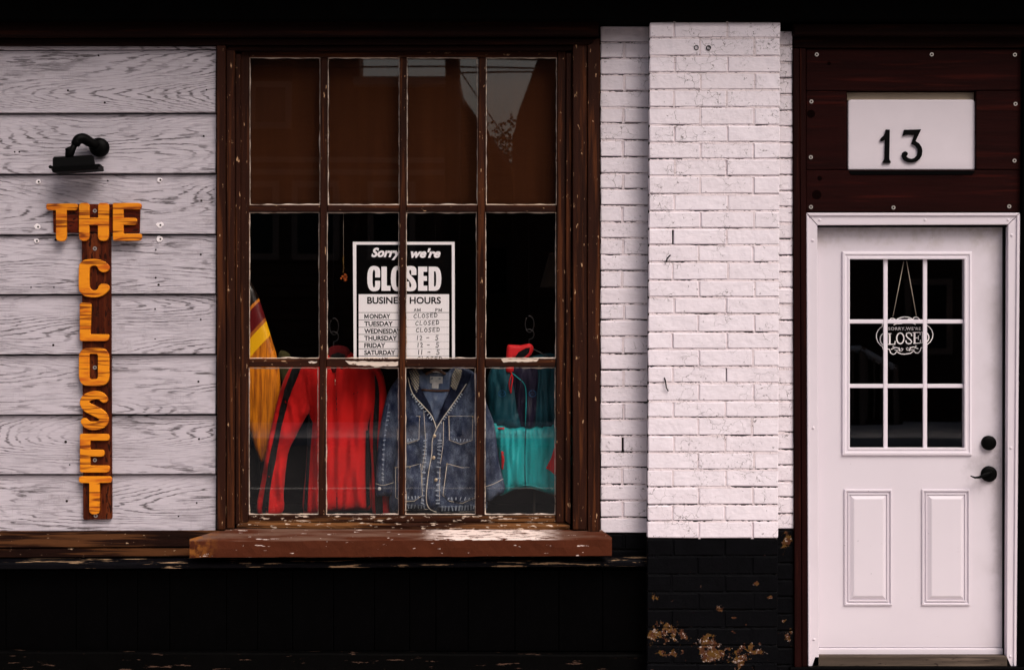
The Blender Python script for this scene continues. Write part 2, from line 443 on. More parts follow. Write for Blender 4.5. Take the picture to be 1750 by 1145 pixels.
def m_sill():
    t = Mt('sill_paint', .8, .03); p = t.pos; s = t.sep(p)
    n = t.noise(p, 7, 4); c = t.mix(n, (.045, .0125, .0062), (.085, .022, .010))
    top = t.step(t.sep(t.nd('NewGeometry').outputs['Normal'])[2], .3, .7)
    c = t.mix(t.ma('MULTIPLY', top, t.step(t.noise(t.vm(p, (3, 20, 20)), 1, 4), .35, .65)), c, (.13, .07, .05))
    # bare patches: one broad patch right of the middle and flakes elsewhere
    mx = t.ma('MULTIPLY', t.step(s[0], -.46, -.30), t.ma('SUBTRACT', 1.0, t.step(s[0], .10, .26)))
    chn = t.noise(t.vm(p, (13, 75, 75)), 1, 5, .65)
    ch = t.ma('MULTIPLY', top, t.ma('MULTIPLY', mx, t.step(chn, .44, .455)))
    ch = t.ma('MAXIMUM', ch, t.step(t.noise(t.vm(p, (14, 60, 60), (3, 1, 2)), 1, 4, .6), .655, .67))
    c = t.mix(ch, c, (.74, .60, .55))
    och = t.ma('MULTIPLY', t.ma('SUBTRACT', 1.0, t.step(s[0], -1.56, -1.38)), t.step(t.noise(p, 22, 4), .42, .58))
    c = t.mix(och, c, (.24, .085, .018))
    h = t.ma('ADD', t.noise(p, 28, 5), t.ma('MULTIPLY', t.noise(p, 5, 3), 2.0))
    return t.out(c, None, t.ma('SUBTRACT', h, ch), .5, .008)
def m_black(name='black_paint', col=(.0032, .0030, .0036), chips=.74, chipc=(.32, .2, .1), scale=(9, 9, 40), spec=.05, rough=.55):
    t = Mt(name, rough, spec); p = t.pos
    n = t.noise(p, 12, 4); c = t.mix(n, tuple(x * .5 for x in col), tuple(x * 1.6 for x in col))
    ch = t.step(t.noise(t.vm(p, scale), 1, 5, .65), chips, chips + .02)
    c = t.mix(ch, c, chipc)
    return t.out(c, None, t.ma('SUBTRACT', t.noise(p, 40, 4), ch), .4, .004)
def m_basebrick():
    """black paint over tan brick; the paint has come off in patches low down"""
    t = Mt('black_brick_paint', .6, .03); p = t.pos; s = t.sep(p)
    c = t.mix(t.noise(p, 14, 4), (.0008, .0008, .0011), (.0026, .0026, .0036))
    nz = t.ma('ADD', t.ma('MULTIPLY', t.ma('SUBTRACT', t.noise(p, 13, 6, .72), .46), 6.5), .1); ch = None
    low = t.ma('SUBTRACT', 1.0, t.step(s[2], .1, .5))
    for x, y, rx, ry, dep in ((1132, 1085, 28, 22, -.115), (1150, 1115, 30, 9, -.115), (1205, 1098, 20, 12, -.115), (1235, 1118, 40, 20, -.115), (1115, 1024, 10, 11, -.115), (1231, 1043, 9, 7, -.115), (1292, 997, 5, 4, -.115),
                              (1300, 1113, 14, 5, -.115), (1284, 1103, 5, 9, -.115), (1255, 1055, 8, 2, -.115), (1316, 1020, 6, 3, -.115), (1338, 928, 15, 14, -.035), (1346, 1085, 10, 12, -.035), (1340, 1060, 6, 5, -.035)):
        k = (CAMD + dep) / CAMD / 350; cx_, cz_ = (x - 875) * k, EYE + (572.5 - y) * k
        dx = t.ma('MULTIPLY', t.ma('SUBTRACT', s[0], cx_), 350 / rx); dz = t.ma('MULTIPLY', t.ma('SUBTRACT', s[2], cz_), 350 / ry)
        d = t.ma('ADD', t.ma('SQRT', t.ma('ADD', t.ma('MULTIPLY', dx, dx), t.ma('MULTIPLY', dz, dz))), nz)
        m_ = t.ma('SUBTRACT', 1.0, t.step(d, .88, .98)); ch = m_ if ch is None else t.ma('MAXIMUM', ch, m_)
    sm = t.step(t.ma('ADD', t.noise(p, 30, 3, .6), t.ma('MULTIPLY', low, .05)), .725, .74)
    ch = t.ma('MAXIMUM', ch, sm)
    u = t.mix(t.step(t.noise(p, 30, 4, .7), .4, .6), (.085, .042, .011), (.055, .020, .011))
    u = t.mix(t.step(t.noise(p, 75, 4, .7), .56, .64), u, (.34, .27, .25))
    c = t.mix(ch, c, u)
    return t.out(c, None, t.ma('SUBTRACT', t.noise(p, 35, 5), t.ma('MULTIPLY', ch, .8)), .5, .006)
def m_door():
    t = Mt('door_paint', .5, .3); p = t.pos; s = t.sep(p)
    c = t.mix(t.noise(p, 2.0, 4), (.59, .535, .590), (.65, .595, .650))
    # grime round the lock, uneven darker tone along the latch side, scuffs near the bottom
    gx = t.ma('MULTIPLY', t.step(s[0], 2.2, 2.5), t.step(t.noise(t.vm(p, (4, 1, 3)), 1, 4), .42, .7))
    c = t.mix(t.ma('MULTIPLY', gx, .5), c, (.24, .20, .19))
    for x, y, rx, ry, k_ in ((1683, 800, 34, 42, .75), (1708, 880, 16, 160, .6), (1704, 600, 12, 150, .45)):
        q = Wp(x, y, .034); dx = t.ma('MULTIPLY', t.ma('SUBTRACT', s[0], q.x), 350 / rx); dz = t.ma('MULTIPLY', t.ma('SUBTRACT', s[2], q.z), 350 / ry)
        d_ = t.ma('ADD', t.ma('SQRT', t.ma('ADD', t.ma('MULTIPLY', dx, dx), t.ma('MULTIPLY', dz, dz))), t.ma('MULTIPLY', t.ma('SUBTRACT', t.noise(p, 16, 5, .65), .5), 1.6))
        c = t.mix(t.ma('MULTIPLY', t.ma('SUBTRACT', 1.0, t.step(d_, .1, 1.2)), k_ * .55), c, (.16, .13, .125))
    scr = t.ma('MULTIPLY', t.step(t.noise(t.vm(p, (9, 1, 130)), 1, 3), .69, .73), t.step(t.noise(p, 3.3, 2), .5, .6))
    c = t.mix(t.ma('MULTIPLY', scr, .35), c, (.2, .17, .17))
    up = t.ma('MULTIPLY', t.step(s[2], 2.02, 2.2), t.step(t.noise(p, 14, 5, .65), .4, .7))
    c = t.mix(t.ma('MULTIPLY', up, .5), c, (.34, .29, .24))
    dots = t.step(t.noise(p, 60, 2), .77, .79)
    c = t.mix(dots, c, (.09, .07, .07))
    sc = t.ma('MULTIPLY', t.step(t.noise(t.vm(p, (14, 1, 90)), 1, 3), .7, .76), t.ma('SUBTRACT', 1.0, t.step(s[2], .3, .6)))
    c = t.mix(t.ma('MULTIPLY', sc, .4), c, (.3, .26, .26))
    return t.out(c, None, t.noise(p, 90, 2), .05, .001)
def m_orange():
    t = Mt('varnished_pine', .5, .15); r = t.rand()
    off = t.nd('CombineXYZ', {2: t.ma('MULTIPLY', r, 13.0)}).outputs[0]
    p = t.nd('VectorMath', {0: t.pos, 1: off}, operation='ADD').outputs[0]
    f = t.ma('ADD', t.ma('MULTIPLY', t.noise(t.vm(p, (1.4, 1, 17)), 1, 2), 5.0), t.ma('MULTIPLY', t.noise(t.vm(p, (2.5, 1, 90)), 1, 3), .9))
    fr = t.ma('ABSOLUTE', t.ma('SUBTRACT', t.ma('FRACT', f), .5))
    ln = t.ma('SUBTRACT', 1.0, t.step(fr, .03, .17))
    soft = t.step(t.noise(t.vm(p, (6, 1, 30), (2, 2, 2)), 1, 3), .45, .7)
    c = t.mix(soft, (.70, .235, .010), (.46, .095, .008))
    c = t.mix(t.ma('MULTIPLY', ln, .9), c, (.15, .026, .004))
    kn = t.step(t.noise(p, 62, 1), .76, .79); c = t.mix(kn, c, (.04, .012, .004))
    return t.out(c, None, t.noise(p, 120, 2), .1, .001)
def m_cloth(name, col, var=.2, weave=900, spec=.15, rough=.85, bump=.25, fold_shade=0.0):
    t = Mt(name, rough, spec); p = t.pos
    n = t.noise(p, weave * .25, 2); l = t.noise(t.vm(p, (22, 22, 6)), 1, 4)
    c = t.mix(l, tuple(x * (1 - var) for x in col), tuple(min(1, x * (1 + var)) for x in col))
    if fold_shade: c = t.mix(t.ma('MULTIPLY', t.step(t.noise(t.vm(p, (60, 60, 5)), 1, 3), .5, .8), fold_shade), c, tuple(x * .3 for x in col))  # dark vertical streaks put the shade of folds into the colour
    t.b.inputs['Sheen Weight'].default_value = .05
    return t.out(c, None, t.ma('ADD', n, l), bump, .002)
def m_denim(name, dark, lite, amt=.5):
    t = Mt(name, .9, .1); p = t.pos
    tw = t.noise(t.vm(p, (420, 420, 900)), 1, 2); big = t.noise(t.vm(p, (16, 16, 9)), 1, 4, .65)
    f = t.ma('MULTIPLY', t.step(tw, .42, .68), t.step(big, .3, .75)); f = t.ma('ADD', t.ma('MULTIPLY', f, .75), t.ma('MULTIPLY', t.step(big, .5, .8), amt), True)
    c = t.mix(f, dark, lite)
    return t.out(c, None, t.ma('ADD', tw, t.ma('MULTIPLY', big, 2.0)), .4, .0015)
def m_glass(name, ior=1.55, wave=.05, scale=2.0):
    t = Mt(name); nt = t.nt; nt.nodes.remove(t.b)
    bf = t.nd('NewGeometry').outputs['Backfacing']
    i = t.ma('ADD', ior, t.ma('MULTIPLY', bf, 1 / ior - ior))
    bn = t.nd('Bump', {'Height': t.noise(t.vm(t.pos, (1, 1, .45)), scale, 1.5), 'Strength': wave, 'Distance': .004})
    fr = t.nd('Fresnel', {'IOR': i})
    gl = t.nd('BsdfAnisotropic', {'Color': (1, 1, 1, 1), 'Roughness': .012}); nt.links.new(bn.outputs[0], gl.inputs['Normal'])
    tr = t.nd('BsdfTransparent', {'Color': (.985, .985, .98, 1)})
    mx = t.nd('MixShader', {0: fr.outputs[0], 1: tr.outputs[0], 2: gl.outputs[0]})
    nt.links.new(mx.outputs[0], nt.nodes['Material Output'].inputs['Surface'])
    return t.m

M = {}
M['siding'] = m_siding()
M['brick'] = m_brickpaint()
M['mortar'] = m_brickpaint('mortar_paint', (.66, .57, .60))
M['crack'] = plain('open_joint', (.02, .016, .016), .95, .05, .5, 60, .5)
FR = ((.026, .0076, .0040), (.078, .023, .0075))
M['frame_v'] = m_wood('brown_frame_upright', *FR, (.42, .25, .14), 'z', .66, .6, .07, .50, .6)
M['frame_h'] = m_wood('brown_frame_level', *FR, (.42, .25, .14), 'x', .66, .6, .07, .50, .6)
M['frame_worn'] = m_wood('worn_brown_frame', (.034, .0105, .0055), (.17, .07, .024), (.55, .42, .33), 'x', .60, .75, .06, .45, .8)
M['head'] = m_wood('dark_head_trim', (.0075, .0022, .0016), (.022, .006, .0025), (.2, .12, .07), 'x', .76, .65, .03)
M['fascia'] = m_black('black_fascia', (.0009, .0008, .0008), .86, (.03, .02, .012), (9, 9, 40), .01, .8)
M['sillboard'] = m_wood('weathered_board', (.014, .0048, .0032), (.10, .038, .014), (.40, .26, .17), 'x', .665, .8, .05, .46, .8)
M['putty'] = m_wood('glazing_putty', (.66, .54, .46), (.55, .40, .28), (.10, .04, .02), 'x', .60, .8, .15, .5, .5)
M['sill'] = m_sill()
M['black'] = m_black('black_paint', (.0012, .0011, .0013), .74, spec=.02)
M['ledge'] = m_black('black_ledge_paint', (.0022, .0020, .0030), .575, (.30, .19, .11), (5, 60, 60), .04)
M['panelb'] = m_black('black_panel_paint', (.0007, .0006, .0007), .79, (.2, .13, .08), (40, 40, 6), .012, .7)
M['railb'] = m_black('black_rail_paint', (.0010, .0009, .0009), .635, (.06, .034, .024), (7, 55, 55), .02)
M['basebrick'] = m_basebrick()
M['plank'] = m_wood('oxblood_plank', (.0135, .0019, .0016), (.034, .0045, .003), (.05, .009, .005), 'x', .74, .6, .04, .55, .4)
M['plank_v'] = m_wood('oxblood_trim', (.013, .0024, .0020), (.035, .007, .004), (.16, .10, .06), 'z', .77, .6, .04, .55, .4)
M['knot'] = plain('plank_knot', (.0035, .0009, .0008), .8, .01)
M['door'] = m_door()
M['alu'] = plain('white_aluminium', (.63, .57, .625), .38, .4, .05, 6, .03)
M['pvc'] = plain('white_pvc_moulding', (.69, .63, .69), .4, .35, .04, 9, .03)
M['plate'] = plain('plate_plastic', (.63, .57, .62), .35, .35, .07, 5, .02)
M['platein'] = plain('plate_recess', (.40, .32, .24), .6, .2, .15, 8, .05)
M['thresh'] = m_wood('threshold_wood', (.075, .055, .042), (.15, .11, .085), (.03, .02, .016), 'x', .62, .8, .15)
M['iron'] = plain('black_iron', (.0012, .0011, .0011), .5, .05, .3, 50, .15)
M['strip'] = plain('black_rubber', (.003, .003, .003), .7, .06)
M['steel'] = plain('screw_steel', (.42, .38, .36), .4, .5, .2, 200, .05, .6)
M['screwdark'] = plain('screw_recess', (.012, .008, .007), .8, .1)
M['nail'] = plain('rusted_nail', (.018, .012, .011), .9, .1)
M['spackle'] = plain('white_filler', (.80, .74, .76), .8, .2, .1, 90, .4)
M['orange'] = m_orange()
M['backwood'] = m_wood('stained_backboard', (.062, .0105, .0035), (.12, .026, .007), (.018, .004, .002), 'z', .56, .5, .08, .5, .4)
M['backwood_h'] = m_wood('stained_crossboard', (.085, .0110, .0040), (.14, .026, .007), (.018, .004, .002), 'x', .56, .5, .08, .5, .4)
M['glass'] = m_glass('window_glass')
M['dglass'] = m_glass('door_glass', 1.5, .04, 3)
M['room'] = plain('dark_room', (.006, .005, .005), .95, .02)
M['posterw'] = plain('poster_white', (.93, .87, .90), .6, .2, .02, 5, .01)
M['posterk'] = plain('poster_black', (.0012, .0012, .0014), .6, .02, .1, 5, .01)
M['ink'] = plain('black_ink', (.008, .007, .008), .7, .05, .1, 40, .01)
M['printw'] = plain('white_print', (.93, .87, .90), .6, .2, .02, 5, .01)
def m_curtain():
    t = Mt('brown_curtain', .9, .05); p = t.pos
    a = t.noise(t.vm(p, (30, 30, 1.5)), 1, 4); b = t.noise(t.vm(p, (300, 300, 300)), 1, 2)
    c = t.mix(a, (.034, .0092, .0030), (.070, .0205, .0064)); c = t.mix(t.ma('MULTIPLY', b, .5), c, (.022, .008, .004))
    return t.out(c, None, b, .3, .001)
M['curtain'] = m_curtain()
M['red'] = m_cloth('red_jersey', (.50, .0075, .0070), .25)
M['redblack'] = m_cloth('black_jersey', (.0045, .0038, .0042), .3)
M['darkred'] = m_cloth('maroon_jersey', (.09, .003, .004), .3)
M['denim'] = m_denim('washed_denim', (.008, .014, .042), (.34, .40, .52), .20)
M['denimL'] = m_denim('faded_denim', (.06, .085, .15), (.34, .38, .45), .5)
M['denimD'] = m_denim('dark_denim', (.004, .006, .018), (.06, .075, .13), .1)
M['stitch'] = plain('tan_stitching', (.60, .52, .44), .8, .1, .7, 260, .4)
M['worn'] = m_denim('worn_seam_denim', (.05, .07, .13), (.58, .60, .64), .35)
M['pucker'] = m_denim('pale_ridge_denim', (.30, .34, .42), (.62, .64, .68), .4)
M['brass'] = plain('dull_button', (.55, .42, .28), .35, .5, .2, 200, .05, .7)
M['label'] = plain('woven_label', (.55, .53, .52), .8, .1, .15, 300, .1)
M['wood'] = plain('hanger_wood', (.06, .022, .009), .5, .3, .3, 60, .1)
def m_plaid():
    t = Mt('plaid_flannel', .9, .1); s = t.sep(t.pos)
    u = t.ma('ADD', t.ma('MULTIPLY', s[0], 80.0), t.ma('MULTIPLY', s[2], 55.0)); v = t.ma('SUBTRACT', t.ma('MULTIPLY', s[2], 80.0), t.ma('MULTIPLY', s[0], 55.0))
    f = lambda a: t.step(t.ma('ABSOLUTE', t.ma('SUBTRACT', t.ma('FRACT', a), .5)), .36, .42)
    c = t.mix(f(u), (.012, .03, .075), (.62, .50, .28)); c = t.mix(t.ma('MULTIPLY', f(v), .7), c, (.66, .58, .42))
    return t.out(c)
M['plaid'] = m_plaid()
M['teal'] = m_cloth('bright_teal_nylon', (.003, .33, .345), .25, 600, .35, .5, .35, .3)
M['tealD'] = m_cloth('deep_teal_nylon', (.002, .048, .068), .25, 600, .3, .5, .35, .2)
M['navy'] = m_cloth('navy_nylon', (.010, .007, .024), .3, 600, .25, .5, .4, .3)
M['scarlet'] = m_cloth('scarlet_nylon', (.62, .012, .016), .15, 600, .25, .55, .2)
M['badge'] = plain('blue_badge', (.03, .14, .30), .6, .2)
M['olive'] = m_cloth('olive_cloth', (.045, .040, .012), .3)
M['lampshade'] = m_cloth('linen_shade', (.085, .062, .045), .1)
M['bead'] = plain('orange_bead', (.55, .12, .02), .4, .3, .6, 120, .1)
M['gold'] = plain('gold_bead', (.30, .16, .03), .4, .4, .3, 200)
M['cord'] = plain('pale_twine', (.50, .42, .34), .9, .1, .3, 300, .3)
M['wire'] = plain('hanger_wire', (.055, .048, .048), .35, .4, .1, 40, .05, .6)
def m_board():
    t = Mt('banded_board', .3, .4); p = t.pos; s = t.sep(p)
    y = .265; sc = (CAMD + y) / CAMD / 350
    # distance down the board across the diagonal bands, in photograph units
    px = t.ma('ADD', t.ma('MULTIPLY', s[0], 1 / sc), 875.0); py = t.ma('SUBTRACT', 572.5, t.ma('MULTIPLY', t.ma('SUBTRACT', s[2], EYE), 1 / sc))
    d = t.ma('ADD', t.ma('ADD', py, t.ma('MULTIPLY', px, 1.1)), t.ma('MULTIPLY', t.noise(p, 12, 2), 3.0))
    g = t.noise(t.vm(p, (70, 70, 5)), 1, 4)
    wood = t.mix(t.step(g, .35, .68), (.82, .25, .012), (.30, .07, .009))
    c = t.mix(t.step(d, 997, 998), (.012, .006, .004), (.62, .19, .02))
    c = t.mix(t.step(d, 1004, 1005), c, (.13, .008, .010)); c = t.mix(t.step(d, 1043, 1044), c, (.42, .11, .018))
    c = t.mix(t.step(d, 1051, 1052), c, (.92, .46, .008)); c = t.mix(t.step(d, 1082, 1084), c, wood)
    return t.out(c, None, g, .1, .001)
M['board'] = m_board()
# across the street
M['concrete'] = plain('pale_concrete', (.60, .54, .52), .85, .2, .18, 3, .2)
M['asphalt'] = plain('worn_asphalt', (.095, .086, .086), .9, .2, .4, 9, .3)
M['line'] = plain('road_line_paint', (.72, .66, .6), .7, .2, .15, 20, .1)
M['clap'] = m_wood('dark_clapboard', (.085, .042, .028), (.13, .066, .042), (.05, .026, .018), 'x', .7, .8, .1)
M['clap2'] = m_wood('tan_clapboard', (.30, .18, .10), (.38, .23, .13), (.2, .12, .07), 'x', .7, .8, .1)
M['clap3'] = m_wood('umber_wall', (.065, .032, .022), (.09, .046, .03), (.04, .02, .014), 'x', .7, .8, .1)
M['shingle'] = plain('grey_brown_shingle', (.045, .032, .028), .9, .1, .35, 12, .3)
M['trim'] = plain('weathered_trim', (.22, .15, .115), .8, .2, .2, 8, .1)
M['pane_far'] = plain('far_pane', (.012, .011, .012), .12, .5, .1, 3, .02)
M['railw'] = plain('white_rail_paint', (.78, .70, .68), .5, .3, .08, 9, .05)
M['pole'] = m_wood('pole_timber', (.050, .030, .020), (.08, .05, .03), (.03, .02, .012), 'z', .7, .9, .1)
M['bark'] = plain('bark', (.045, .032, .024), .95, .1, .4, 20, .6)
M['leaf'] = plain('leaves', (.045, .050, .025), .7, .2, .4, 3, .1)
M['cable'] = plain('black_cable', (.012, .011, .011), .7, .1)

# ================================================================== THE SETTING
# street: near pavement, road, far pavement (the window glass mirrors it)
struct(box_w('ground', (-150, -260, -.9), (150, 40, -.16), M['asphalt']))
struct(box_w('road', (-60, -18.6, -.25), (60, -2.6, -.13), M['asphalt']))
struct(box_w('near_pavement', (-60, -2.4, -.25), (60, .30, 0.0), M['concrete']))
struct(box_w('near_kerb', (-60, -2.6, -.25), (60, -2.404, .002), M['concrete'], None, .015))
struct(box_w('far_kerb', (-60, -18.8, -.25), (60, -18.6, .004), M['concrete'], None, .015))
struct(box_w('far_pavement', (-60, -24.5, -.25), (60, -18.804, .002), M['concrete']))
struct(box_w('road_line', (-60, -11.2, -.128), (60, -11.06, -.126), M['line']))

# the shop building's own wall behind the cladding: boxes round the window and door openings
WIN = (396, 84, 984, 902)       # window opening in px at depth .05
wl, wr = Wp(WIN[0], 0, .05).x, Wp(WIN[2], 0, .05).x
wt, wb = Wp(0, WIN[1], .05).z, Wp(0, WIN[3], .05).z
dl, dr_, dt = Wp(1393, 0, .05).x, Wp(1727, 0, .05).x, Wp(0, 378, .05).z
bm = bmesh.new()
Y0, Y1 = .055, .30
for lo, hi in (((-6, Y0, 0), (wl, Y1, 3.5)), ((wl + .0005, Y0, wt), (wr - .0005, Y1, 3.5)), ((wl + .0005, Y0, 0), (wr - .0005, Y1, wb)),
               ((wr, Y0, 0), (dl, Y1, 3.5)), ((dl + .0005, Y0 + .003, dt), (dr_ - .0005, Y1, 3.5)), ((dr_, Y0, 0), (6, Y1, 3.5)), ((-6, -.02, 3.5005), (6, Y1, 6.6))):
    add_box(bm, lo, hi)
struct(bmo('shop_wall', bm, M['black']))
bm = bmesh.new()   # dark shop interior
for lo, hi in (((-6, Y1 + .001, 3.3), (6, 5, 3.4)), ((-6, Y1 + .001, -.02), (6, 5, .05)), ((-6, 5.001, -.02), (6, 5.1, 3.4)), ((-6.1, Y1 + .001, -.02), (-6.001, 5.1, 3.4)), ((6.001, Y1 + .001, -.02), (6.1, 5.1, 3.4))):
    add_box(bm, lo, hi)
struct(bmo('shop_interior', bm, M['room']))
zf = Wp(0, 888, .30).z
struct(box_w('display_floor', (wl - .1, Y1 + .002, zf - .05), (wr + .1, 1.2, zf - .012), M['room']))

# ================================================================== FASCIA across the top
fa = thing('fascia', 'black timber fascia running along the very top above window and door', 'fascia', (0, -.05, 3.2))
quad_px('fascia_board', [(-300, -160), (2050, -160), (2050, 34), (-300, 34)], .05, -.145, M['fascia'], fa, .004)
quad_px('lower_band', [(-300, 35), (1024, 35), (1024, 61), (-300, 64)], .05, -.085, M['head'], fa, .006)
quad_px('lower_band', [(1356, 40), (2050, 40), (2050, 62), (1356, 60)], .05, -.085, M['head'], fa, .006)
quad_px('bed_moulding', [(-300, 66), (1020, 66), (1010, 76), (-300, 78)], .05, -.045, M['head'], fa, .004)
box_px('soffit', -300, -172, 2050, -161, .05, -.56, M['fascia'], fa, .004)

# ================================================================== SIDING
sd = thing('siding_wall', 'greyish white wood grain lap siding left of the window', 'wall', tuple(Wp(180, 908, 0)))
ys = [86, 195, 298.5, 402, 504, 606.5, 709, 810.5, 909]
xl, xr = Wp(-260, 0).x, Wp(369, 0).x
for i in range(8):
    zt, zb = Wp(0, ys[i] + 1.6).z, Wp(0, ys[i + 1] - 1.2).z
    jag_board('siding_board', xl, xr, zt, zb, .002, -.019, .050, M['siding'], sd, bow=.006 if i < 6 else .002)
quad_px('siding_board', [(-260, 79), (369, 80), (369, 84), (-260, 86)], .05, -.012, M['siding'], sd, .001)
nails = [(168, 95), (353, 154), (179, 176), (144, 190), (116, 155), (348, 233), (184, 309), (344, 343), (266, 427), (343, 435), (53, 491), (92, 491), (266, 475), (271, 487),
         (265, 528), (343, 546), (265, 580), (91, 590), (339, 652), (340, 750), (112, 755), (119, 794), (114, 856), (336, 859), (305, 882), (25, 260), (33, 260), (95, 410)]
for x, y in nails:
    k = next(i for i in range(8) if y < ys[i + 1]); dep = -.001 - .015 * (y - ys[k]) / (ys[k + 1] - ys[k])
    disc_px('nail', x, y, random.uniform(1.3, 2.3), dep + .004, dep - .003, M['nail'], sd, 10, .0006)
for x, y in ((65, 311), (273, 308), (64, 388), (273, 385), (62, 412), (273, 409)):
    k = next(i for i in range(8) if y < ys[i + 1]); dep = -.001 - .015 * (y - ys[k]) / (ys[k + 1] - ys[k])
    r = random.uniform(4.2, 6.5)
    pl = [(x + math.cos(a) * r * random.uniform(.6, 1.2), y + math.sin(a) * r * random.uniform(.6, 1.1)) for a in [2 * math.pi * q / 11 for q in range(11)]]
    plate('filler_patch', [pl], dep + .004, dep - .0045, M['spackle'], sd, .0006)
    disc_px('nail', x + 1, y, 1.7, dep - .003, dep - .006, M['nail'], sd, 10, .0004)

# brown board under the siding
lb = thing('sill_rail', 'weathered dark brown rail under the white siding', 'trim', tuple(Wp(170, 950, 0)))
quad_px('rail_board', [(-260, 908), (382, 906), (340, 934), (-260, 937)], .05, -.026, M['sillboard'], lb, .003)
quad_px('rail_board', [(-260, 939), (330, 936), (326, 951), (-260, 954)], .05, -.020, M['sillboard'], lb, .003)

# ================================================================== SHOP WINDOW
wn_ = thing('shop_window', 'tall brown timber shop window of twelve panes with flaking paint', 'window', tuple(Wp(690, 900, 0)))
XT = [427, 548, 561, 683, 696, 817, 831, 952]; XB = [425, 543.5, 556.5, 681, 692, 812, 828, 948.5]
YR = [99, 350.5, 363, 612.5, 628, 879]
def gx(i, y): t = (y - 99) / (879 - 99); return XT[i] + (XB[i] - XT[i]) * t
yS, yG = .020, .046           # front of the sash, glass
# casing
for q, yf, m in (([(370, 78), (385, 78), (385, 905), (371, 905)], -.040, 'frame_v'), ([(387, 84), (401, 84), (400, 903), (387, 903)], -.022, 'frame_v'),
                 ([(402.5, 92), (411, 92), (410, 892), (402, 897)], -.004, 'frame_v'), ([(979, 66), (1003, 66), (1003, 905), (979, 905)], -.030, 'frame_v'),
                 ([(1004.5, 66), (1025, 66), (1025, 908), (1004.5, 908)], -.038, 'frame_v'), ([(968, 90), (977, 90), (975, 897), (966, 890)], -.004, 'frame_v'),
                 ([(388, 78.5), (978, 77.5), (978, 86), (388, 87)], -.024, 'head')):
    quad_px('casing', q, .054, yf, M[m], wn_, .003)
# sash: stiles, rails and glazing bars
quad_px('stile', [(411.5, 88), (425.5, 88), (423.5, 893), (410.5, 893)], .060, yS - .008, M['frame_v'], wn_, .003)
quad_px('stile', [(953.5, 88), (967.5, 88), (965.5, 893), (950, 893)], .060, yS - .008, M['frame_v'], wn_, .003)
quad_px('rail', [(426, 88.5), (953, 88), (953, 97.5), (426, 98)], .060, yS, M['frame_h'], wn_, .003)
quad_px('rail', [(424, 880.5), (949.5, 881), (949.5, 892), (424, 892)], .060, yS, M['frame_worn'], wn_, .003)
for a, b in ((1, 2), (3, 4), (5, 6)):
    quad_px('glazing_bar', [(gx(a, 99) + .8, 98.5), (gx(b, 99) - .8, 98.5), (gx(b, 879) - .8, 880), (gx(a, 879) + .8, 880)], .060, yS + .003, M['frame_v'], wn_, .003)
for a, b in ((350.5, 363), (612.5, 628)):
    for i in range(4):
        quad_px('glazing_bar', [(gx(2 * i, a) - (0 if i else 1.5), a + .8), (gx(2 * i + 1, a), a + .8), (gx(2 * i + 1, b), b - .8), (gx(2 * i, b) - (0 if i else 1.5), b - .8)], .060, yS + .005, M['frame_h'], wn_, .003)
def putty(x0, y0, x1, y1, p):
    """an uneven thin bead of old putty round a pane"""
    bm = bmesh.new(); cor = [(x0, y0), (x1, y0), (x1, y1), (x0, y1)]; ow, iw = [], []
    sd_ = random.random() * 50
    pts = []
    for i in range(4):
        a, b = Vector(cor[i]), Vector(cor[(i + 1) % 4]); n = int((b - a).length / 6)
        for k in range(n): pts.append((a + (b - a) * k / n, i, k / n))
    cx, cy = (x0 + x1) / 2, (y0 + y1) / 2
    for q, side, t in pts:
        wid = .7 + 1.5 * max(0, noise.noise(Vector((q.x * .06, q.y * .06, sd_))) + .30) * (1.2 if side in (0, 2) else .9)
        inn = Vector((min(max(q.x, x0 + wid), x1 - wid), min(max(q.y, y0 + wid), y1 - wid)))
        ow.append(bm.verts.new(Wp(q.x, q.y, yS + .010))); iw.append(bm.verts.new(Wp(inn.x, inn.y, yG - .006)))
    n = len(ow); bo = [bm.verts.new((v.co.x, yG - .0012, v.co.z)) for v in ow]; bi = [bm.verts.new((v.co.x, yG - .0012, v.co.z)) for v in iw]
    for k in range(n):
        j = (k + 1) % n
        bm.faces.new((ow[k], ow[j], iw[j], iw[k])); bm.faces.new((iw[k], iw[j], bi[j], bi[k])); bm.faces.new((bo[j], bo[k], ow[k], ow[j])) if False else None
    bmesh.ops.recalc_face_normals(bm, faces=bm.faces)
    return bmo('putty', bm, M['putty'], p)
for r in range(3):
    for c in range(4):
        ya, yb_ = YR[2 * r], YR[2 * r + 1]
        q = [(gx(2 * c, ya) - 1, ya - 1), (gx(2 * c + 1, ya) + 1, ya - 1), (gx(2 * c + 1, yb_) + 1, yb_ + 1), (gx(2 * c, yb_) - 1, yb_ + 1)]
        pn = quad_px('pane', q, yG + .004, yG, M['glass'], wn_, 0)
        putty((gx(2 * c, ya) + gx(2 * c, yb_)) / 2, ya, (gx(2 * c + 1, ya) + gx(2 * c + 1, yb_)) / 2, yb_, pn)
# bare pale strips where the paint is gone on the middle rail
for q in ([(590, 617), (680, 618), (681, 625), (640, 627), (597, 622)], [(856, 613.5), (920, 613.5), (917, 618), (860, 619)], [(527, 618), (543, 617), (541, 620), (530, 621)]):
    pts = []
    for v in resample(q, 5): pts.append((v.x + random.uniform(-1, 1), v.y + random.uniform(-.9, .9)))
    plate('bare_patch', [pts], yS + .007, yS + .0035, M['putty'], wn_, .0004)
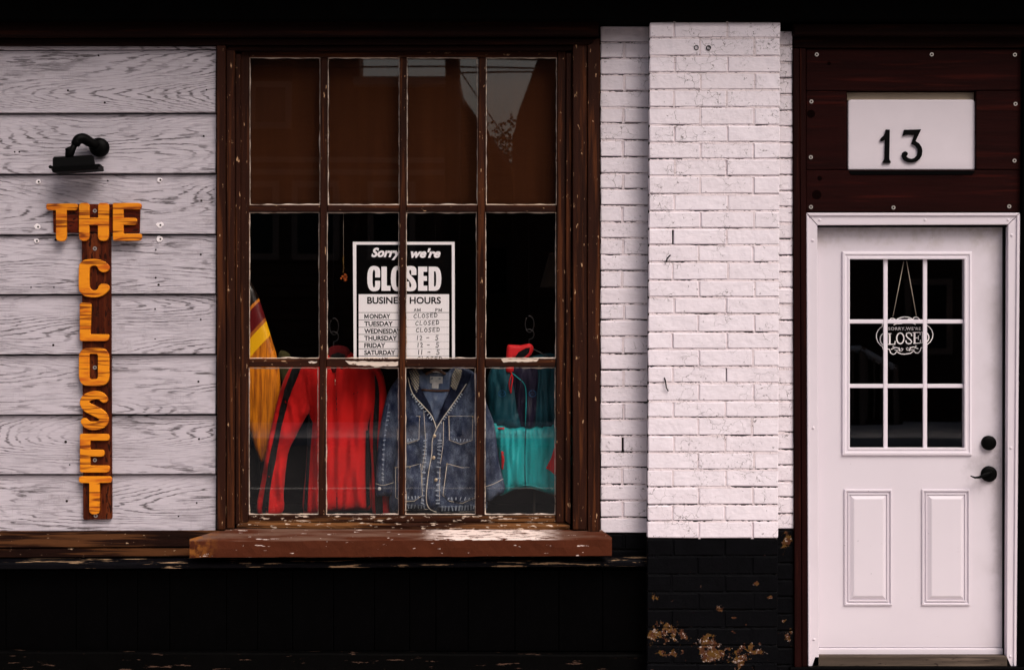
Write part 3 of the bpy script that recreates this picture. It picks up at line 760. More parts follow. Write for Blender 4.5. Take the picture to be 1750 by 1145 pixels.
# weathered sub sill and the painted stone sill
def wedge(name, pts_top_front, pts_top_back, drop_px, m, p, seg=60, jit=.0035):
    """sill: front top edge and back top edge given as (x,y,depth) ends, and a front face drop in px"""
    bm = bmesh.new(); rows = []
    (ax, ay, ad), (bx, by, bd) = pts_top_front; (cx, cy, cd), (dx, dy, dd) = pts_top_back
    for i in range(seg + 1):
        t = i / seg
        f = Wp(ax + (bx - ax) * t, ay + (by - ay) * t, ad); k = Wp(cx + (dx - cx) * t, cy + (dy - cy) * t, cd)
        j = lambda s: noise.noise(Vector((f.x * 6, s, 2))) * jit + noise.noise(Vector((f.x * 23, s, 2))) * jit * .5
        e = min(1, min(t, 1 - t) * 12) ** .5
        d = drop_px / 350
        pr = [(k.x, k.y, k.z - d - .01), (k.x, k.y, k.z), (f.x * .5 + k.x * .5, (f.y + k.y) / 2 + j(5), (f.z + k.z) / 2 + j(1)), (f.x, f.y + .008 + j(2) + .01 * (1 - e), f.z + j(3)),
              (f.x, f.y + j(2) + .012 * (1 - e), f.z - .008 + j(3)), (f.x, f.y + j(7) * 2 + .012 * (1 - e), f.z - d * .5), (f.x, f.y + .002 + j(8) + .012 * (1 - e), f.z - d + j(4)), (f.x, f.y + .02, f.z - d - .003 + j(4))]
        rows.append([bm.verts.new(v) for v in pr])
    n = len(rows[0])
    for a, b in zip(rows, rows[1:]):
        for i in range(n):
            j2 = (i + 1) % n; bm.faces.new((a[i], b[i], b[j2], a[j2]))
    bm.faces.new(rows[0]); bm.faces.new(rows[-1][::-1])
    bmesh.ops.recalc_face_normals(bm, faces=bm.faces)
    return bmo(name, bm, m, p)
wedge('sub_sill', ((404, 894, -.012), (974, 897, -.012)), ((420, 890, .052), (962, 890, .052)), 8, M['frame_worn'], wn_, 60, .003)
wedge('sill', ((323, 922, -.135), (1046, 919, -.135)), ((384, 903, -.005), (1028, 905, -.005)), 30, M['sill'], wn_)

# ================================================================== BLACK STALL RISER under the window
br = thing('stall_riser', 'black painted timber stall riser below the window sill', 'panelling', tuple(Wp(560, 1150, 0)))
wedge('ledge', ((-260, 963, -.075), (1108, 957, -.075)), ((-260, 955, -.01), (1106, 951, -.01)), 10, M['ledge'], br, 80, .002)
xs = [-260, -120, 10, 130, 183, 235, 290, 387, 440, 500, 570, 640, 700, 745, 800, 880, 955, 1030, 1107]
for a, b in zip(xs, xs[1:]):
    quad_px('panel_board', [(a + .5, 974), (b - .5, 974), (b - .5, 1112), (a + .5, 1112)], .05, -.008 - random.uniform(0, .003), M['panelb'], br, .002)
wedge('base_rail', ((-260, 1112, -.045), (1107, 1119, -.045)), ((-260, 1108, -.004), (1107, 1114, -.004)), 60, M['railb'], br, 80, .002)

# ================================================================== BRICKWORK
def brick_mesh(name, wpx, hpx, depth, seed, m):
    rnd = random.Random(seed); bm = bmesh.new(); w2, h2 = wpx / 700, hpx / 700
    add_box(bm, (-w2, 0, -h2), (w2, depth, h2), .0038)
    for v in bm.verts:
        fr = v.co.y < .004
        v.co += Vector((rnd.uniform(-.0013, .0013), rnd.uniform(-.0012, .0012) if fr else 0, rnd.uniform(-.0013, .0013)))
    me = bpy.data.meshes.new(name); bmesh.ops.recalc_face_normals(bm, faces=bm.faces); bm.to_mesh(me); bm.free(); me.materials.append(m)
    return me
_cache = {}
def brick(p, x0, y0, x1, y1, yf, m, key):
    k = (round((x1 - x0) / 1.0), round((y1 - y0) * 2), random.randrange(4), key)
    if k not in _cache: _cache[k] = brick_mesh('brick', x1 - x0, y1 - y0, .05, hash(k[:3]) & 1023, m)
    o = bpy.data.objects.new('brick', _cache[k]); C.objects.link(o); par(o, p)
    c = Wp((x0 + x1) / 2, (y0 + y1) / 2, yf); o.location = (c.x, yf + random.uniform(-.0015, .002), c.z); o.rotation_euler = (0, random.uniform(-.004, .004), random.uniform(-.004, .004))
    return o
def courses(ytop, ybot, n, jit=1.0):
    e = [ytop + (ybot - ytop) * i / n for i in range(n + 1)]
    return [e[0]] + [v + random.uniform(-jit, jit) for v in e[1:-1]] + [e[-1]]
def fills(bm, x0, x1, y, h, yf, frac, rec=(.0012, .0035)):
    """ragged painted-over pointing: it leaves a dark crack of changing width under the bricks"""
    sd_ = random.random() * 100; n = int((x1 - x0) / 1.6); row = []
    for k in range(n + 1):
        x = x0 + (x1 - x0) * k / n
        lo_ = noise.noise(Vector((x * .022, sd_, 0))); hi_ = .6 * noise.noise(Vector((x * .16, sd_, 3))) + .6 * noise.noise(Vector((x * .42, sd_, 5)))
        g = (lo_ * .8 + hi_ * .85 + (.62 - frac)) * h * .72          # crack width
        g = max(0, min(g, h * .8)); d = yf + rec[0] + (rec[1] - rec[0]) * (.5 + .5 * noise.noise(Vector((x * .1, sd_, 7))))
        top = y - h * .58 + g; bot = y + h * (.52 + .14 * noise.noise(Vector((x * .3, sd_, 11))))
        row.append((bm.verts.new(Wp(x, top, yf + .03)), bm.verts.new(Wp(x, top, d + (.002 if g > 0 else 0))), bm.verts.new(Wp(x, max(bot, top + .3), d - .0005)), bm.verts.new(Wp(x, max(bot, top + .3), yf + .03))))
    for a, b in zip(row, row[1:]):
        for i in range(3): bm.faces.new((a[i], a[i + 1], b[i + 1], b[i]))
def vfill(bm, x, y0, y1, w_, yf, frac):
    if random.random() > frac: return
    d = yf + random.uniform(.0015, .0065); n = 5
    a = [(x - w_ * random.uniform(.3, .62), y0 + (y1 - y0) * k / n) for k in range(n + 1)]; b = [(x + w_ * random.uniform(.3, .62), y0 + (y1 - y0) * k / n) for k in range(n + 1)]
    f = [bm.verts.new(Wp(*v, d)) for v in a] + [bm.verts.new(Wp(*v, d)) for v in b[::-1]]
    bk = [bm.verts.new((v.co.x, yf + .03, v.co.z)) for v in f]; bm.faces.new(f)
    for k in range(len(f)): j = (k + 1) % len(f); bm.faces.new((f[k], bk[k], bk[j], f[j]))
def brickwork(name, label, xl_, xr_, ytop, ysplit, ybot, n1, n2, yf, joints, ffrac, J=3.5, yback=.056):
    """joints(course) -> px positions of the head joints; white above ysplit, black below"""
    t = thing(name, label, 'wall', tuple(Wp((xl_ + xr_) / 2, ybot, yf)))
    ce = courses(ytop, ysplit, n1) + courses(ysplit, ybot, n2)[1:]
    bmf, bmk = bmesh.new(), bmesh.new()
    tot = len(ce) - 1
    lean = lambda x, y: x - 4.5 * (y - 40) / 1100 if name == 'brick_pier' else x + (3.5 * (y - 40) / 1100 if xl_ > 1300 else 0)
    for i in range(tot):
        a, b = ce[i], ce[i + 1]; white = b <= ysplit + .01; bmx = bmf if white else bmk
        js = [xl_] + [j + random.uniform(-2, 2) for j in joints(i)] + [xr_]
        ym = (a + b) / 2
        for u, v in zip(js, js[1:]):
            brick(t, lean(u, ym) + (J / 2 if u > xl_ else 0), a + J / 2, lean(v, ym) - (J / 2 if v < xr_ else 0), b - J / 2, yf, M['brick'] if white else M['basebrick'], name + str(white))
        for j in js[1:-1]: vfill(bmx, lean(j, ym), a, b, J + 1.0, yf, .95)
        if i < tot - 1 and ce[i + 1] != ysplit: fills(bmx, lean(xl_, b) + .5, lean(xr_, b) - .5, b, J + 1.2, yf, ffrac)
    for q, mm, nm in ((bmf, 'mortar', 'pointing'), (bmk, 'basebrick', 'pointing')):
        bmesh.ops.recalc_face_normals(q, faces=q.faces); bmo(nm, q, M[mm], t)['kind'] = 'stuff'
    # the open joints behind
    q = [(lean(xl_, ytop) + .8, ytop + .8), (lean(xr_, ytop) - .8, ytop + .8), (lean(xr_, ybot) - .8, ybot - .5), (lean(xl_, ybot) + .8, ybot - .5)]
    quad_px('joint_bed', q, yback, yf + .018, M['crack'], t, 0)
    return t
jp = lambda i: (1197, 1290) if i % 2 else (1153, 1244)
brickwork('brick_pier', 'projecting white painted brick pier with a black base, left of the door', 1111, 1333, 37, 920.5, 1165, 30, 8, -.115, jp, .12)
jl = lambda i: () if i % 2 == 0 else (1065,)
brickwork('brick_wall', 'narrow recessed white brick strip between window casing and pier', 1026.5, 1118, 44, 912, 1165, 31, 9, .012, jl, -.05)
jr = lambda i: ()
brickwork('brick_wall', 'very narrow recessed white brick strip between pier and door trim', 1324, 1354, 52, 905, 1165, 31, 9, -.035, jr, .0)
# small iron things left in the pier
pier_y = -.115
for x in (1190, 1211):
    h_ = tag(ring_px('eye_bolt', x, 82, 2.9, 4.2, pier_y + .01, pier_y - .004, M['iron']), 'small rusty eye bolt near the top of the pier, %s of the pair' % ('left' if x < 1200 else 'right'), 'bolt', 'eye bolts in the pier')
tag(tube('hook', [Wp(1138, 447, pier_y + .002), Wp(1139, 447, pier_y - .012), Wp(1140, 442, pier_y - .02), Wp(1146, 436, pier_y - .02)], .0035, M['iron'], None, 8), 'bent black iron hook sticking out of the white pier', 'hook')
tag(tube('nail', [Wp(1135, 645, pier_y + .003), Wp(1137, 650, pier_y - .012), Wp(1139, 663, pier_y - .012), Wp(1142, 668, pier_y - .004)], .003, M['iron'], None, 8), 'bent rusty nail in the white pier below its middle', 'nail')

# ================================================================== HANGING SIGN  "THE CLOSET"
sg = thing('wooden_sign', 'orange wooden letters reading THE CLOSET on a dark brown board', 'sign', tuple(Wp(165, 888, -.03)))
yB, yL = -.034, -.049
plate('backboard', [round_poly([(90, 349, 2), (239, 349, 2), (238, 398, 2), (91, 398, 2)])], -.014, yB, M['backwood_h'], sg, .002)
plate('backboard', [round_poly([(139.5, 399.5, 1), (189, 399.5, 1), (191, 887, 4), (142, 888, 4)])], -.014, yB, M['backwood'], sg, .002)
def T(x0, y0, x1, yb_, bar, s0, s1):
    return round_poly([(x0, y0, 5), (x1, y0, 5), (x1, y0 + bar, 6), (s1, y0 + bar, 1), (s1, yb_, 8), (s0, yb_, 8), (s0, y0 + bar, 1), (x0, y0 + bar, 6)])
def E(x0, y0, x1, xm, y1, sp, b0, m0, m1, b1):
    return round_poly([(x0, y0, 3), (x1, y0, 7), (x1 - 1, b0, 4), (sp, b0, 1), (sp, m0, 1), (xm, m0, 5), (xm, m1, 5), (sp, m1, 1), (sp, b1, 1), (x1, b1, 4), (x1, y1, 8), (x0, y1, 4)])
let = [('letter', [T(78.5, 348, 132.5, 412.5, 11.5, 95.3, 113.5)]),
       ('letter', [round_poly([(134.8, 347, 6), (152.5, 347, 6), (152.5, 372.5, 1), (167.4, 372.5, 1), (167.4, 347, 6), (185.8, 347, 6), (185.4, 412, 9), (167, 412, 9), (167, 385.5, 1), (152.3, 385.5, 1), (152.3, 412, 9), (134.5, 412, 9)])]),
       ('letter', [E(192.6, 347, 242, 233.8, 411.8, 210.6, 358, 372.5, 384.6, 399.6)]),
       ('letter', [round_poly([(135.8, 517.5, 4), (156, 517.5, 5), (154, 571, 1), (186.5, 571.5, 3), (185, 583, 8), (135.8, 583, 4)])]),
       ('letter', [round_poly([(134.4, 594.3, 18), (186.3, 594.3, 18), (186.3, 659.8, 18), (134.6, 659.8, 18)]), round_poly([(152.5, 604.8, 2), (167, 604.8, 4), (167, 648, 5), (152.5, 648, 3)])[::-1]]),
       ('letter', [E(136.2, 741.3, 187, 178, 807.3, 154, 752.8, 768.5, 780, 795.4)]),
       ('letter', [T(134.4, 813.8, 190.7, 878.8, 11.5, 152.2, 170)])]
cout = [(370, 700), (385, 655), (430, 625), (520, 617), (600, 632), (650, 665), (668, 700), (655, 730), (620, 747), (585, 740), (560, 718), (553, 698), (535, 685), (505, 683), (480, 700), (472, 740), (472, 860), (478, 900), (505, 922), (535, 922),
        (555, 905), (565, 880), (590, 860), (625, 858), (655, 872), (668, 895), (655, 930), (600, 975), (520, 993), (430, 980), (385, 945), (368, 900)]
let.append(('letter', [[(v.x, v.y) for v in smooth_pts([(70 + x / 5.726, 335 + y / 5.726) for x, y in cout], 3, True)]]))
spts = smooth_pts([(177.5, 682), (171, 676.5), (160, 675.5), (148, 680), (144, 688), (149, 696), (161, 702), (173, 709), (177.5, 717), (173, 724.5), (161, 727.5), (150, 726), (144, 720.5)], 4)
let.append(('letter', [stroke_poly(spts, [13 + 4.5 * (1 - abs(2 * k / (len(spts) - 1) - 1)) if True else 0 for k in range(len(spts))])]))
for nm, lp in let: plate(nm, lp, yB + .002, yL, M['orange'], sg, .0022)
for x, y in ((162, 360.5), (162, 425), (162, 628), (162, 786), (163.5, 881)):
    s_ = ring_px('screw', x, y, 1.6, 3.4, yB + .004, yB - .0025, M['steel'], sg)

# ================================================================== FLOOD LAMP above the sign
fl = thing('flood_lamp', 'black iron flood lamp on a short arm above the wooden sign', 'lamp', tuple(Wp(168, 251.5, -0.0100)))
disc_px('canopy', 168, 251.5, 16.2, -.006, -.045, M['iron'], fl, 28, .006, .012)
ap = smooth_pts([Wp(166, 249, -0.0450), Wp(155, 244, -0.0607), Wp(143, 237.5, -0.0765), Wp(134, 239, -0.0900), Wp(128, 248, -0.0968)], 6)
tube('arm', ap, [.020 + .006 * math.sin(i / len(ap) * math.pi) for i in range(len(ap))], M['iron'], fl, 14)
tube('knuckle', [Wp(130, 243, -0.0954), Wp(124, 255, -0.0981), Wp(119, 262, -0.0990), Wp(117, 270, -0.0990)], [.014, .016, .023, .017], M['iron'], fl, 12)
tube('knuckle_ring', [Wp(132.5, 241.5, -0.0945), Wp(130, 245.5, -0.0958)], [.021, .021], M['iron'], fl, 14)
tube('wing_bolt', [Wp(113, 258, -0.1058), Wp(121, 253.5, -0.1058)], [.011, .011], M['iron'], fl, 8)
bm = bmesh.new()   # housing tapers up and back from the wide lens end
fr_ = [Wp(90, 268.5, -0.1125), Wp(159.5, 265.2, -0.1125), Wp(163.5, 284, -0.1440), Wp(90, 287.5, -0.1440)]; bk = [Wp(90, 268.5, -0.0765), Wp(159.5, 265.2, -0.0765), Wp(163.5, 284, -0.0562), Wp(90, 287.5, -0.0562)]
add_prism(bm, fr_, bk, .007); bmesh.ops.recalc_face_normals(bm, faces=bm.faces); bmo('housing', bm, M['iron'], fl)
bm = bmesh.new()
fr_ = [Wp(86, 284.5, -0.1507), Wp(167.5, 280.5, -0.1507), Wp(168, 289.5, -0.1507), Wp(89.5, 295, -0.1507)]; bk = [v + Vector((0, .11, 0)) for v in fr_]
add_prism(bm, fr_, bk, .003); bmesh.ops.recalc_face_normals(bm, faces=bm.faces); bmo('lens_flange', bm, M['iron'], fl)
for x, y in ((85.5, 285.5), (168, 283)): disc_px('flange_clip', x, y, 2.8, -.25, -.29, M['iron'], fl, 10)

# ================================================================== DOOR SURROUND
ds = thing('door_surround', 'oxblood painted timber planks and trim framing the white door', 'door frame', tuple(Wp(1560, 1150, 0)))
pl_y = -.012
quad_px('plank', [(1378, 84), (1748, 84), (1748, 154.5), (1378, 155.5)], .054, pl_y, M['plank'], ds, .002)
quad_px('plank', [(1378, 156.3), (1447, 156), (1447, 289.6), (1378, 290)], .054, pl_y - .001, M['plank'], ds, .002)
quad_px('plank', [(1668.5, 155.8), (1748, 155.5), (1748, 290), (1668.5, 289.5)], .054, pl_y - .002, M['plank'], ds, .002)
quad_px('plank', [(1378, 291), (1748, 291), (1748, 362), (1378, 362)], .054, pl_y - .0005, M['plank'], ds, .002)
quad_px('head_trim', [(1356, 63), (2050, 65), (2050, 82), (1376, 82), (1356, 80)], .054, -.030, M['head'], ds, .003) if False else quad_px('head_trim', [(1356, 63), (2050, 65), (2050, 82), (1356, 82)], .054, -.030, M['head'], ds, .003)
quad_px('side_trim', [(1355.5, 83), (1366, 83), (1370, 1160), (1358, 1160)], .054, -.050, M['plank_v'], ds, .003)
quad_px('side_trim', [(1366.6, 83), (1377.3, 83), (1380, 1160), (1370.6, 1160)], .054, -.034, M['plank_v'], ds, .003)
quad_px('side_trim', [(1749, 83), (1850, 83), (1850, 1160), (1739, 1160)], .054, -.040, M['fascia'], ds, .003)
for x, y, r in ((1386, 195, 7), (1396, 333, 8), (1401, 305, 4), (1417, 109, 3)):
    disc_px('knot', x, y, r, pl_y + .004, pl_y - .0016, M['knot'], ds, 14, .0004)
for x, y in ((1396, 93.6), (1592.5, 93.6), (1734.7, 94), (1386.8, 174), (1385.8, 269), (1735.7, 178), (1734, 275), (1386, 354), (1527, 355), (1725, 353)):
    ring_px('screw', x, y, 1.6, 3.4, pl_y + .004, pl_y - .0045, M['steel'], ds)

# ================================================================== NUMBER PLATE
npl = thing('house_number_plate', 'white plastic house number plate with black 13 above the door', 'sign', tuple(Wp(1557, 291, 0)))
box_px('plate_back', 1447.5, 158.5, 1668, 172, .054, .030, M['platein'], npl, .001)
plate('plate_face', [round_poly([(1449, 170.5, 7), (1667, 170.5, 7), (1667, 291, 3), (1449, 291, 3)])], .050, .006, M['plate'], npl, .006)
quad_px('plate_shadow_ledge', [(1450, 292), (1667, 292), (1662, 299), (1455, 299)], .02, -.016, M['posterk'], npl, .001)  # ledge under the plate, its shadow put into the black colour
s1 = 11.45
def dg(pts): return [(1480 + x / s1, 200 + y / s1) for x, y in pts]
one = dg([(390, 250), (468, 252), (458, 830), (490, 885), (484, 902), (330, 900), (328, 882), (368, 832), (378, 448), (335, 468), (305, 474), (282, 458), (282, 438), (300, 412), (350, 370), (378, 315)])
plate('numeral', [one], .007, -.006, M['iron'], npl, .0012)
th_o = [(750, 255), (1082, 245), (972, 475), (1040, 520), (1090, 590), (1106, 670), (1095, 755), (1050, 830), (980, 880), (890, 895), (800, 880), (735, 830), (705, 765), (712, 715), (740, 682), (772, 675), (808, 690), (822, 722), (810, 755), (790, 772), (830, 808), (890, 822), (950, 805), (1000, 755), (1020, 690), (1010, 620), (970, 565), (890, 525), (952, 352), (790, 348), (722, 375)]
plate('numeral', [dg(th_o)], .007, -.006, M['iron'], npl, .0012)

# ================================================================== DOOR
dt_ = thing('door_casing', 'white aluminium door casing with visible screw heads', 'door frame', tuple(Wp(1560, 1137, 0)))
yc = -.030
quad_px('casing_head', [(1378, 364), (1743, 364), (1722.5, 384), (1397.5, 385)], .054, yc, M['alu'], dt_, .002)
quad_px('casing_leg', [(1377.5, 365), (1396.8, 386), (1399.5, 1138), (1381, 1138)], .054, yc, M['alu'], dt_, .002)
quad_px('casing_leg', [(1743.5, 365), (1737.5, 1138), (1720.5, 1138), (1723, 385)], .054, yc, M['alu'], dt_, .002)
quad_px('casing_bead', [(1379, 365), (1742, 365), (1737, 369), (1384, 369)], yc + .01, yc - .008, M['alu'], dt_, .002)
quad_px('casing_bead', [(1378.3, 366), (1382.3, 370), (1385, 1138), (1381.5, 1138)], yc + .01, yc - .008, M['alu'], dt_, .002)
quad_px('casing_bead', [(1742.7, 366), (1737, 1138), (1732.5, 1138), (1738, 370)], yc + .01, yc - .008, M['alu'], dt_, .002)
for x, y in ((1401, 376), (1581, 376), (1723, 376), (1389, 411), (1390, 731), (1391, 1092), (1729, 402), (1728, 765), (1727, 1121)):
    disc_px('screw', x, y, 2.5, yc + .003, yc - .002, M['alu'], dt_, 12, .0005, .002)
quad_px('weather_strip', [(1398, 385.2), (1722, 384.6), (1722, 388), (1398, 388)], .054, -.012, M['strip'], dt_, .001)
quad_px('weather_strip', [(1715.5, 386), (1722.6, 386), (1721, 1122), (1715, 1122)], .120, .010, M['strip'], dt_, .001)
dr = thing('door', 'white half glazed panel door with black lever handle', 'door', tuple(Wp(1557, 1120, .05)))
yD = .034
lite = (1438.5, 430, 1660.5, 778)
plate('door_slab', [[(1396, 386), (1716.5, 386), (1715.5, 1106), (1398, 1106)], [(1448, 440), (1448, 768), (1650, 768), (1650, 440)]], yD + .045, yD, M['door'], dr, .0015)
lf = rect_profile('lite_frame', *lite, [(0, yD + .001), (.8, yD - .011), (4.5, yD - .013), (5.5, yD - .008), (9.5, yD - .007), (10.5, yD - .011), (13, yD - .010), (13.2, yD + .030)], M['pvc'], dr, False)
for x in (1513.5, 1581): quad_px('grille_bar', [(x - 3.5, 442), (x + 3.5, 442), (x + 3.5, 766), (x - 3.5, 766)], yD + .016, yD + .006, M['pvc'], lf, .002)
for y in (549.5, 659.5):
    for a, b in ((1451, 1509.9), (1517.1, 1577.4), (1584.6, 1647)): quad_px('grille_bar', [(a, y - 3.5), (b, y - 3.5), (b, y + 3.5), (a, y + 3.5)], yD + .016, yD + .0065, M['pvc'], lf, .002)
quad_px('pane', [(1447, 438), (1651, 438), (1651, 770), (1447, 770)], yD + .023, yD + .018, M['dglass'], dr, 0)
for x0, x1 in ((1442, 1524.5), (1574.5, 1657.5)):
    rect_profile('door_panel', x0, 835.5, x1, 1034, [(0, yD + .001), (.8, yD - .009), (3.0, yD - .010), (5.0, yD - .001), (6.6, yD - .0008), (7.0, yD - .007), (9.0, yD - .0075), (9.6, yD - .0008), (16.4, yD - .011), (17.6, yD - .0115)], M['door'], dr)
quad_px('door_sweep', [(1398, 1107.5), (1716, 1107.5), (1716, 1119.5), (1398, 1119.5)], yD + .03, yD - .010, M['pvc'], dr, .003)
disc_px('deadbolt', 1691, 757, 12.4, yD + .002, yD - .022, M['iron'], dr, 28, .004, .004)
hd = disc_px('lever_rose', 1691, 810, 13.6, yD + .002, yD - .016, M['iron'], dr, 28, .004, .004)
tube('lever', [Wp(1693, 808, yD - .016), Wp(1692, 808, yD - .045), Wp(1684, 810.5, yD - .055), Wp(1674, 815.5, yD - .055), Wp(1666, 816, yD - .053), Wp(1658.5, 813, yD - .05)], [.009, .009, .008, .0065, .005, .0025], M['iron'], hd, 10)
tag(quad_px('threshold', [(1392, 1121), (1722, 1121), (1730, 1139), (1386, 1139)], .12, -.03, M['thresh'], None, .004), 'worn grey brown wooden threshold under the white door', 'threshold')
tag(box_px('door_step', 1350, 1140, 1900, 1160, .12, -.06, M['black'], None, .004), 'dark stone step below the door threshold', 'step')

# hanging closed sign in the door glass
hs = thing('hanging_closed_sign', 'black scalloped SORRY WE\'RE CLOSED sign hanging inside the door glass', 'sign', tuple(Wp(1547, 607, .08)))
yh = .078; k2 = 13.47
def dp(pts): return [(1485 + x / k2, 530 + y / k2) for x, y in pts]
right = [(820, 130), (900, 135), (970, 160), (1020, 190), (1040, 150), (1090, 130), (1150, 150), (1185, 205), (1195, 260), (1290, 290), (1350, 325), (1420, 380), (1475, 450), (1505, 550), (1490, 650), (1440, 740), (1355, 810), (1360, 870), (1290, 870), (1215, 885), (1195, 960), (1150, 1010), (1090, 1010), (1040, 960), (960, 1020), (820, 1040)]
left = [(740, 1035), (680, 1010), (630, 975), (590, 1030), (540, 1045), (485, 1010), (455, 920), (400, 915), (300, 920), (290, 860), (230, 810), (170, 730), (140, 630), (145, 540), (180, 460), (230, 400), (285, 365), (285, 300), (340, 270), (430, 262), (455, 205), (500, 165), (545, 165), (585, 185), (612, 212), (660, 175), (730, 145)]
outl = dp(right + left)
plate('sign_board', [outl], yh + .006, yh, M['posterk'], hs, .001)
cx, cy = 1547, 574
inl = [((x - cx) * .955 + cx, (y - cy) * .94 + cy) for x, y in outl]
edge = [tuple(v) for v in inl] + [inl[0]]
ribbons('outline', [edge], 1.5, yh - .0008, M['printw'], hs)
text('lettering', "SORRY,WE'RE", *dp([(445, 390)])[0], *dp([(1195, 472)])[0], yh - .001, M['printw'], hs, .012, 0, 1.15)
def arc(cx, cy, rx, ry, a0, a1, n=16): return [(cx + rx * math.cos(R(a0 + (a1 - a0) * k / n)), cy - ry * math.sin(R(a0 + (a1 - a0) * k / n))) for k in range(n + 1)]
G = []
def add(pts, wd): G.append((dp(pts), wd))
add(arc(345, 670, 85, 130, 35, 325), 2.0); add([(405, 575), (405, 620)], 1.2); add([(412, 735), (408, 775)], 1.2)
add([(478, 545), (478, 780)], 3.0); add([(440, 540), (515, 540)], 1.1); add([(440, 788), (600, 784)], 1.4); add([(603, 715), (596, 790)], 1.6)
add(arc(722, 650, 82, 122, 0, 360, 28), 2.2)
add([(985, 590), (975, 545), (925, 520), (870, 535), (858, 590), (900, 640), (960, 685), (985, 730), (960, 765), (915, 775), (865, 755), (850, 705)], 2.1)
add([(1050, 525), (1052, 760)], 3.0); add([(1012, 518), (1178, 512)], 1.4); add([(1180, 510), (1180, 570)], 1.3); add([(1055, 640), (1135, 635)], 1.4); add([(1138, 590), (1138, 680)], 1.2); add([(1025, 766), (1182, 758)], 1.5); add([(1185, 690), (1184, 760)], 1.5)
add([(1240, 510), (1245, 750)], 3.0); add([(1208, 508), (1262, 506)], 1.2); add([(1212, 754), (1290, 752)], 1.2); add(arc(1265, 628, 115, 122, 82, -82, 18), 2.0)
ribbons('lettering', G, 1.5, yh - .0012, M['printw'], hs, .00004)
for sx in (-1, 1):
    H = []
    f = lambda pts: dp([(822 + sx * (x - 822), y + (12 if sx < 0 else 0)) for x, y in pts])
    H += [(f([(1132, 888), (1085, 870), (1030, 848), (980, 855), (935, 890)]), 1.5), (f([(1100, 830), (1075, 815), (1060, 838), (1085, 850)]), .9), (f([(1048, 905), (990, 915), (940, 908), (905, 925), (870, 910), (860, 880), (885, 862), (908, 880)]), 1.0), (f([(935, 940), (950, 850)]), 1.0), (f([(1070, 330), (1050, 315), (1000, 300), (930, 300), (880, 295)]), 1.4), (f([(900, 205), (940, 212), (985, 222)]), 1.3)]
    ribbons('scrollwork', H, 1.2, yh - .001, M['printw'], hs, .00004)
for a, b in (((1545, 445), (1526, 541)), ((1549, 445), (1566, 540))): tube('cord', [Wp(*a, yh - .004), Wp(*b, yh - .002)], .0021, M['cord'], hs, 6)
disc_px('hook', 1547, 445, 3, yh + .004, yh - .010, M['iron'], hs, 10)

# ================================================================== IN THE WINDOW
# brown curtain behind the upper panes
bm = bmesh.new(); rows = []
for i in range(141):
    px = 396 + (984 - 396) * i / 140; col_ = []
    for k in range(13):
        py = 84 + (362 - 84) * k / 12; y = .112 + .006 * math.sin(px * .085 + .6 * math.sin(px * .02)) * (k / 12) + .003 * noise.noise(Vector((px * .03, py * .02, 1)))
        v = Wp(px, py, .11); col_.append((v.x, y, v.z))
    rows.append([bm.verts.new(v) for v in col_] + [bm.verts.new((v[0], v[1] + .003, v[2])) for v in col_[::-1]])
for a, b in zip(rows, rows[1:]):
    n = len(a)
    for k in range(n): bm.faces.new((a[k], a[(k + 1) % n], b[(k + 1) % n], b[k]))
bmesh.ops.recalc_face_normals(bm, faces=bm.faces)
tag(bmo('curtain', bm, M['curtain'], None, True), 'dark brown curtain drawn behind the four upper panes', 'curtain')

# the business hours poster
po = thing('hours_poster', 'black and white CLOSED business hours poster behind the glass', 'poster', tuple(Wp(690, 620, .07)))
yp = .0545
quad_px('sheet', [(603, 413.5), (777, 413.5), (777.5, 624), (604.5, 624)], yp + .003, yp, M['posterw'], po, 0)
quad_px('black_field', [(609, 418.5), (772, 418.5), (772.5, 623), (609.5, 623)], yp, yp - .0008, M['posterk'], po, 0)
quad_px('hours_field', [(613, 503), (767.5, 503), (767.5, 623), (613, 623)], yp - .0008, yp - .0016, M['posterw'], po, 0)
text('lettering', 'Sorry', 634.5, 423.5, 686, 444.5, yp - .0018, M['printw'], po, .045, .32, 1.02)
text('lettering', "we're", 702, 424.5, 753, 441, yp - .0018, M['printw'], po, .045, .32, 1.02)
def rr(x0, y0, x1, y1, r): return round_poly([(x0, y0, r), (x1, y0, r), (x1, y1, r), (x0, y1, r)])
pc = lambda pts: [(590 + x / 4.98, 400 + y / 4.98, r) for x, y, r in pts]
blk = [[round_poly(pc([(187, 272, 60), (297, 272, 60), (297, 370, 0), (255, 370, 0), (255, 305, 14), (232, 305, 14), (232, 455, 14), (255, 455, 14), (255, 398, 0), (297, 398, 0), (297, 488, 60), (187, 488, 60)]))],
       [round_poly(pc([(308, 278, 0), (354, 278, 0), (354, 440, 0), (385, 440, 0), (385, 484, 0), (308, 484, 0)]))],
       [round_poly(pc([(388, 272, 60), (500, 272, 60), (500, 488, 60), (388, 488, 60)])), round_poly(pc([(432, 305, 14), (432, 455, 14), (455, 455, 14), (455, 305, 14)]))],
       [round_poly(pc([(500, 272, 60), (606, 272, 60), (606, 350, 0), (562, 350, 0), (562, 306, 12), (544, 306, 12), (544, 340, 20), (606, 400, 50), (606, 488, 60), (500, 488, 60), (500, 405, 0), (544, 405, 0), (544, 455, 12), (562, 455, 12), (562, 415, 20), (500, 350, 50)]))],
       [round_poly(pc([(620, 278, 0), (698, 278, 0), (698, 322, 0), (666, 322, 0), (666, 358, 0), (696, 358, 0), (696, 400, 0), (666, 400, 0), (666, 440, 0), (699, 440, 0), (699, 484, 0), (620, 484, 0)]))],
       [round_poly(pc([(710, 278, 0), (818, 278, 50), (818, 484, 50), (710, 484, 0)])), round_poly(pc([(755, 318, 0), (755, 446, 0), (774, 446, 14), (774, 318, 14)]))]]
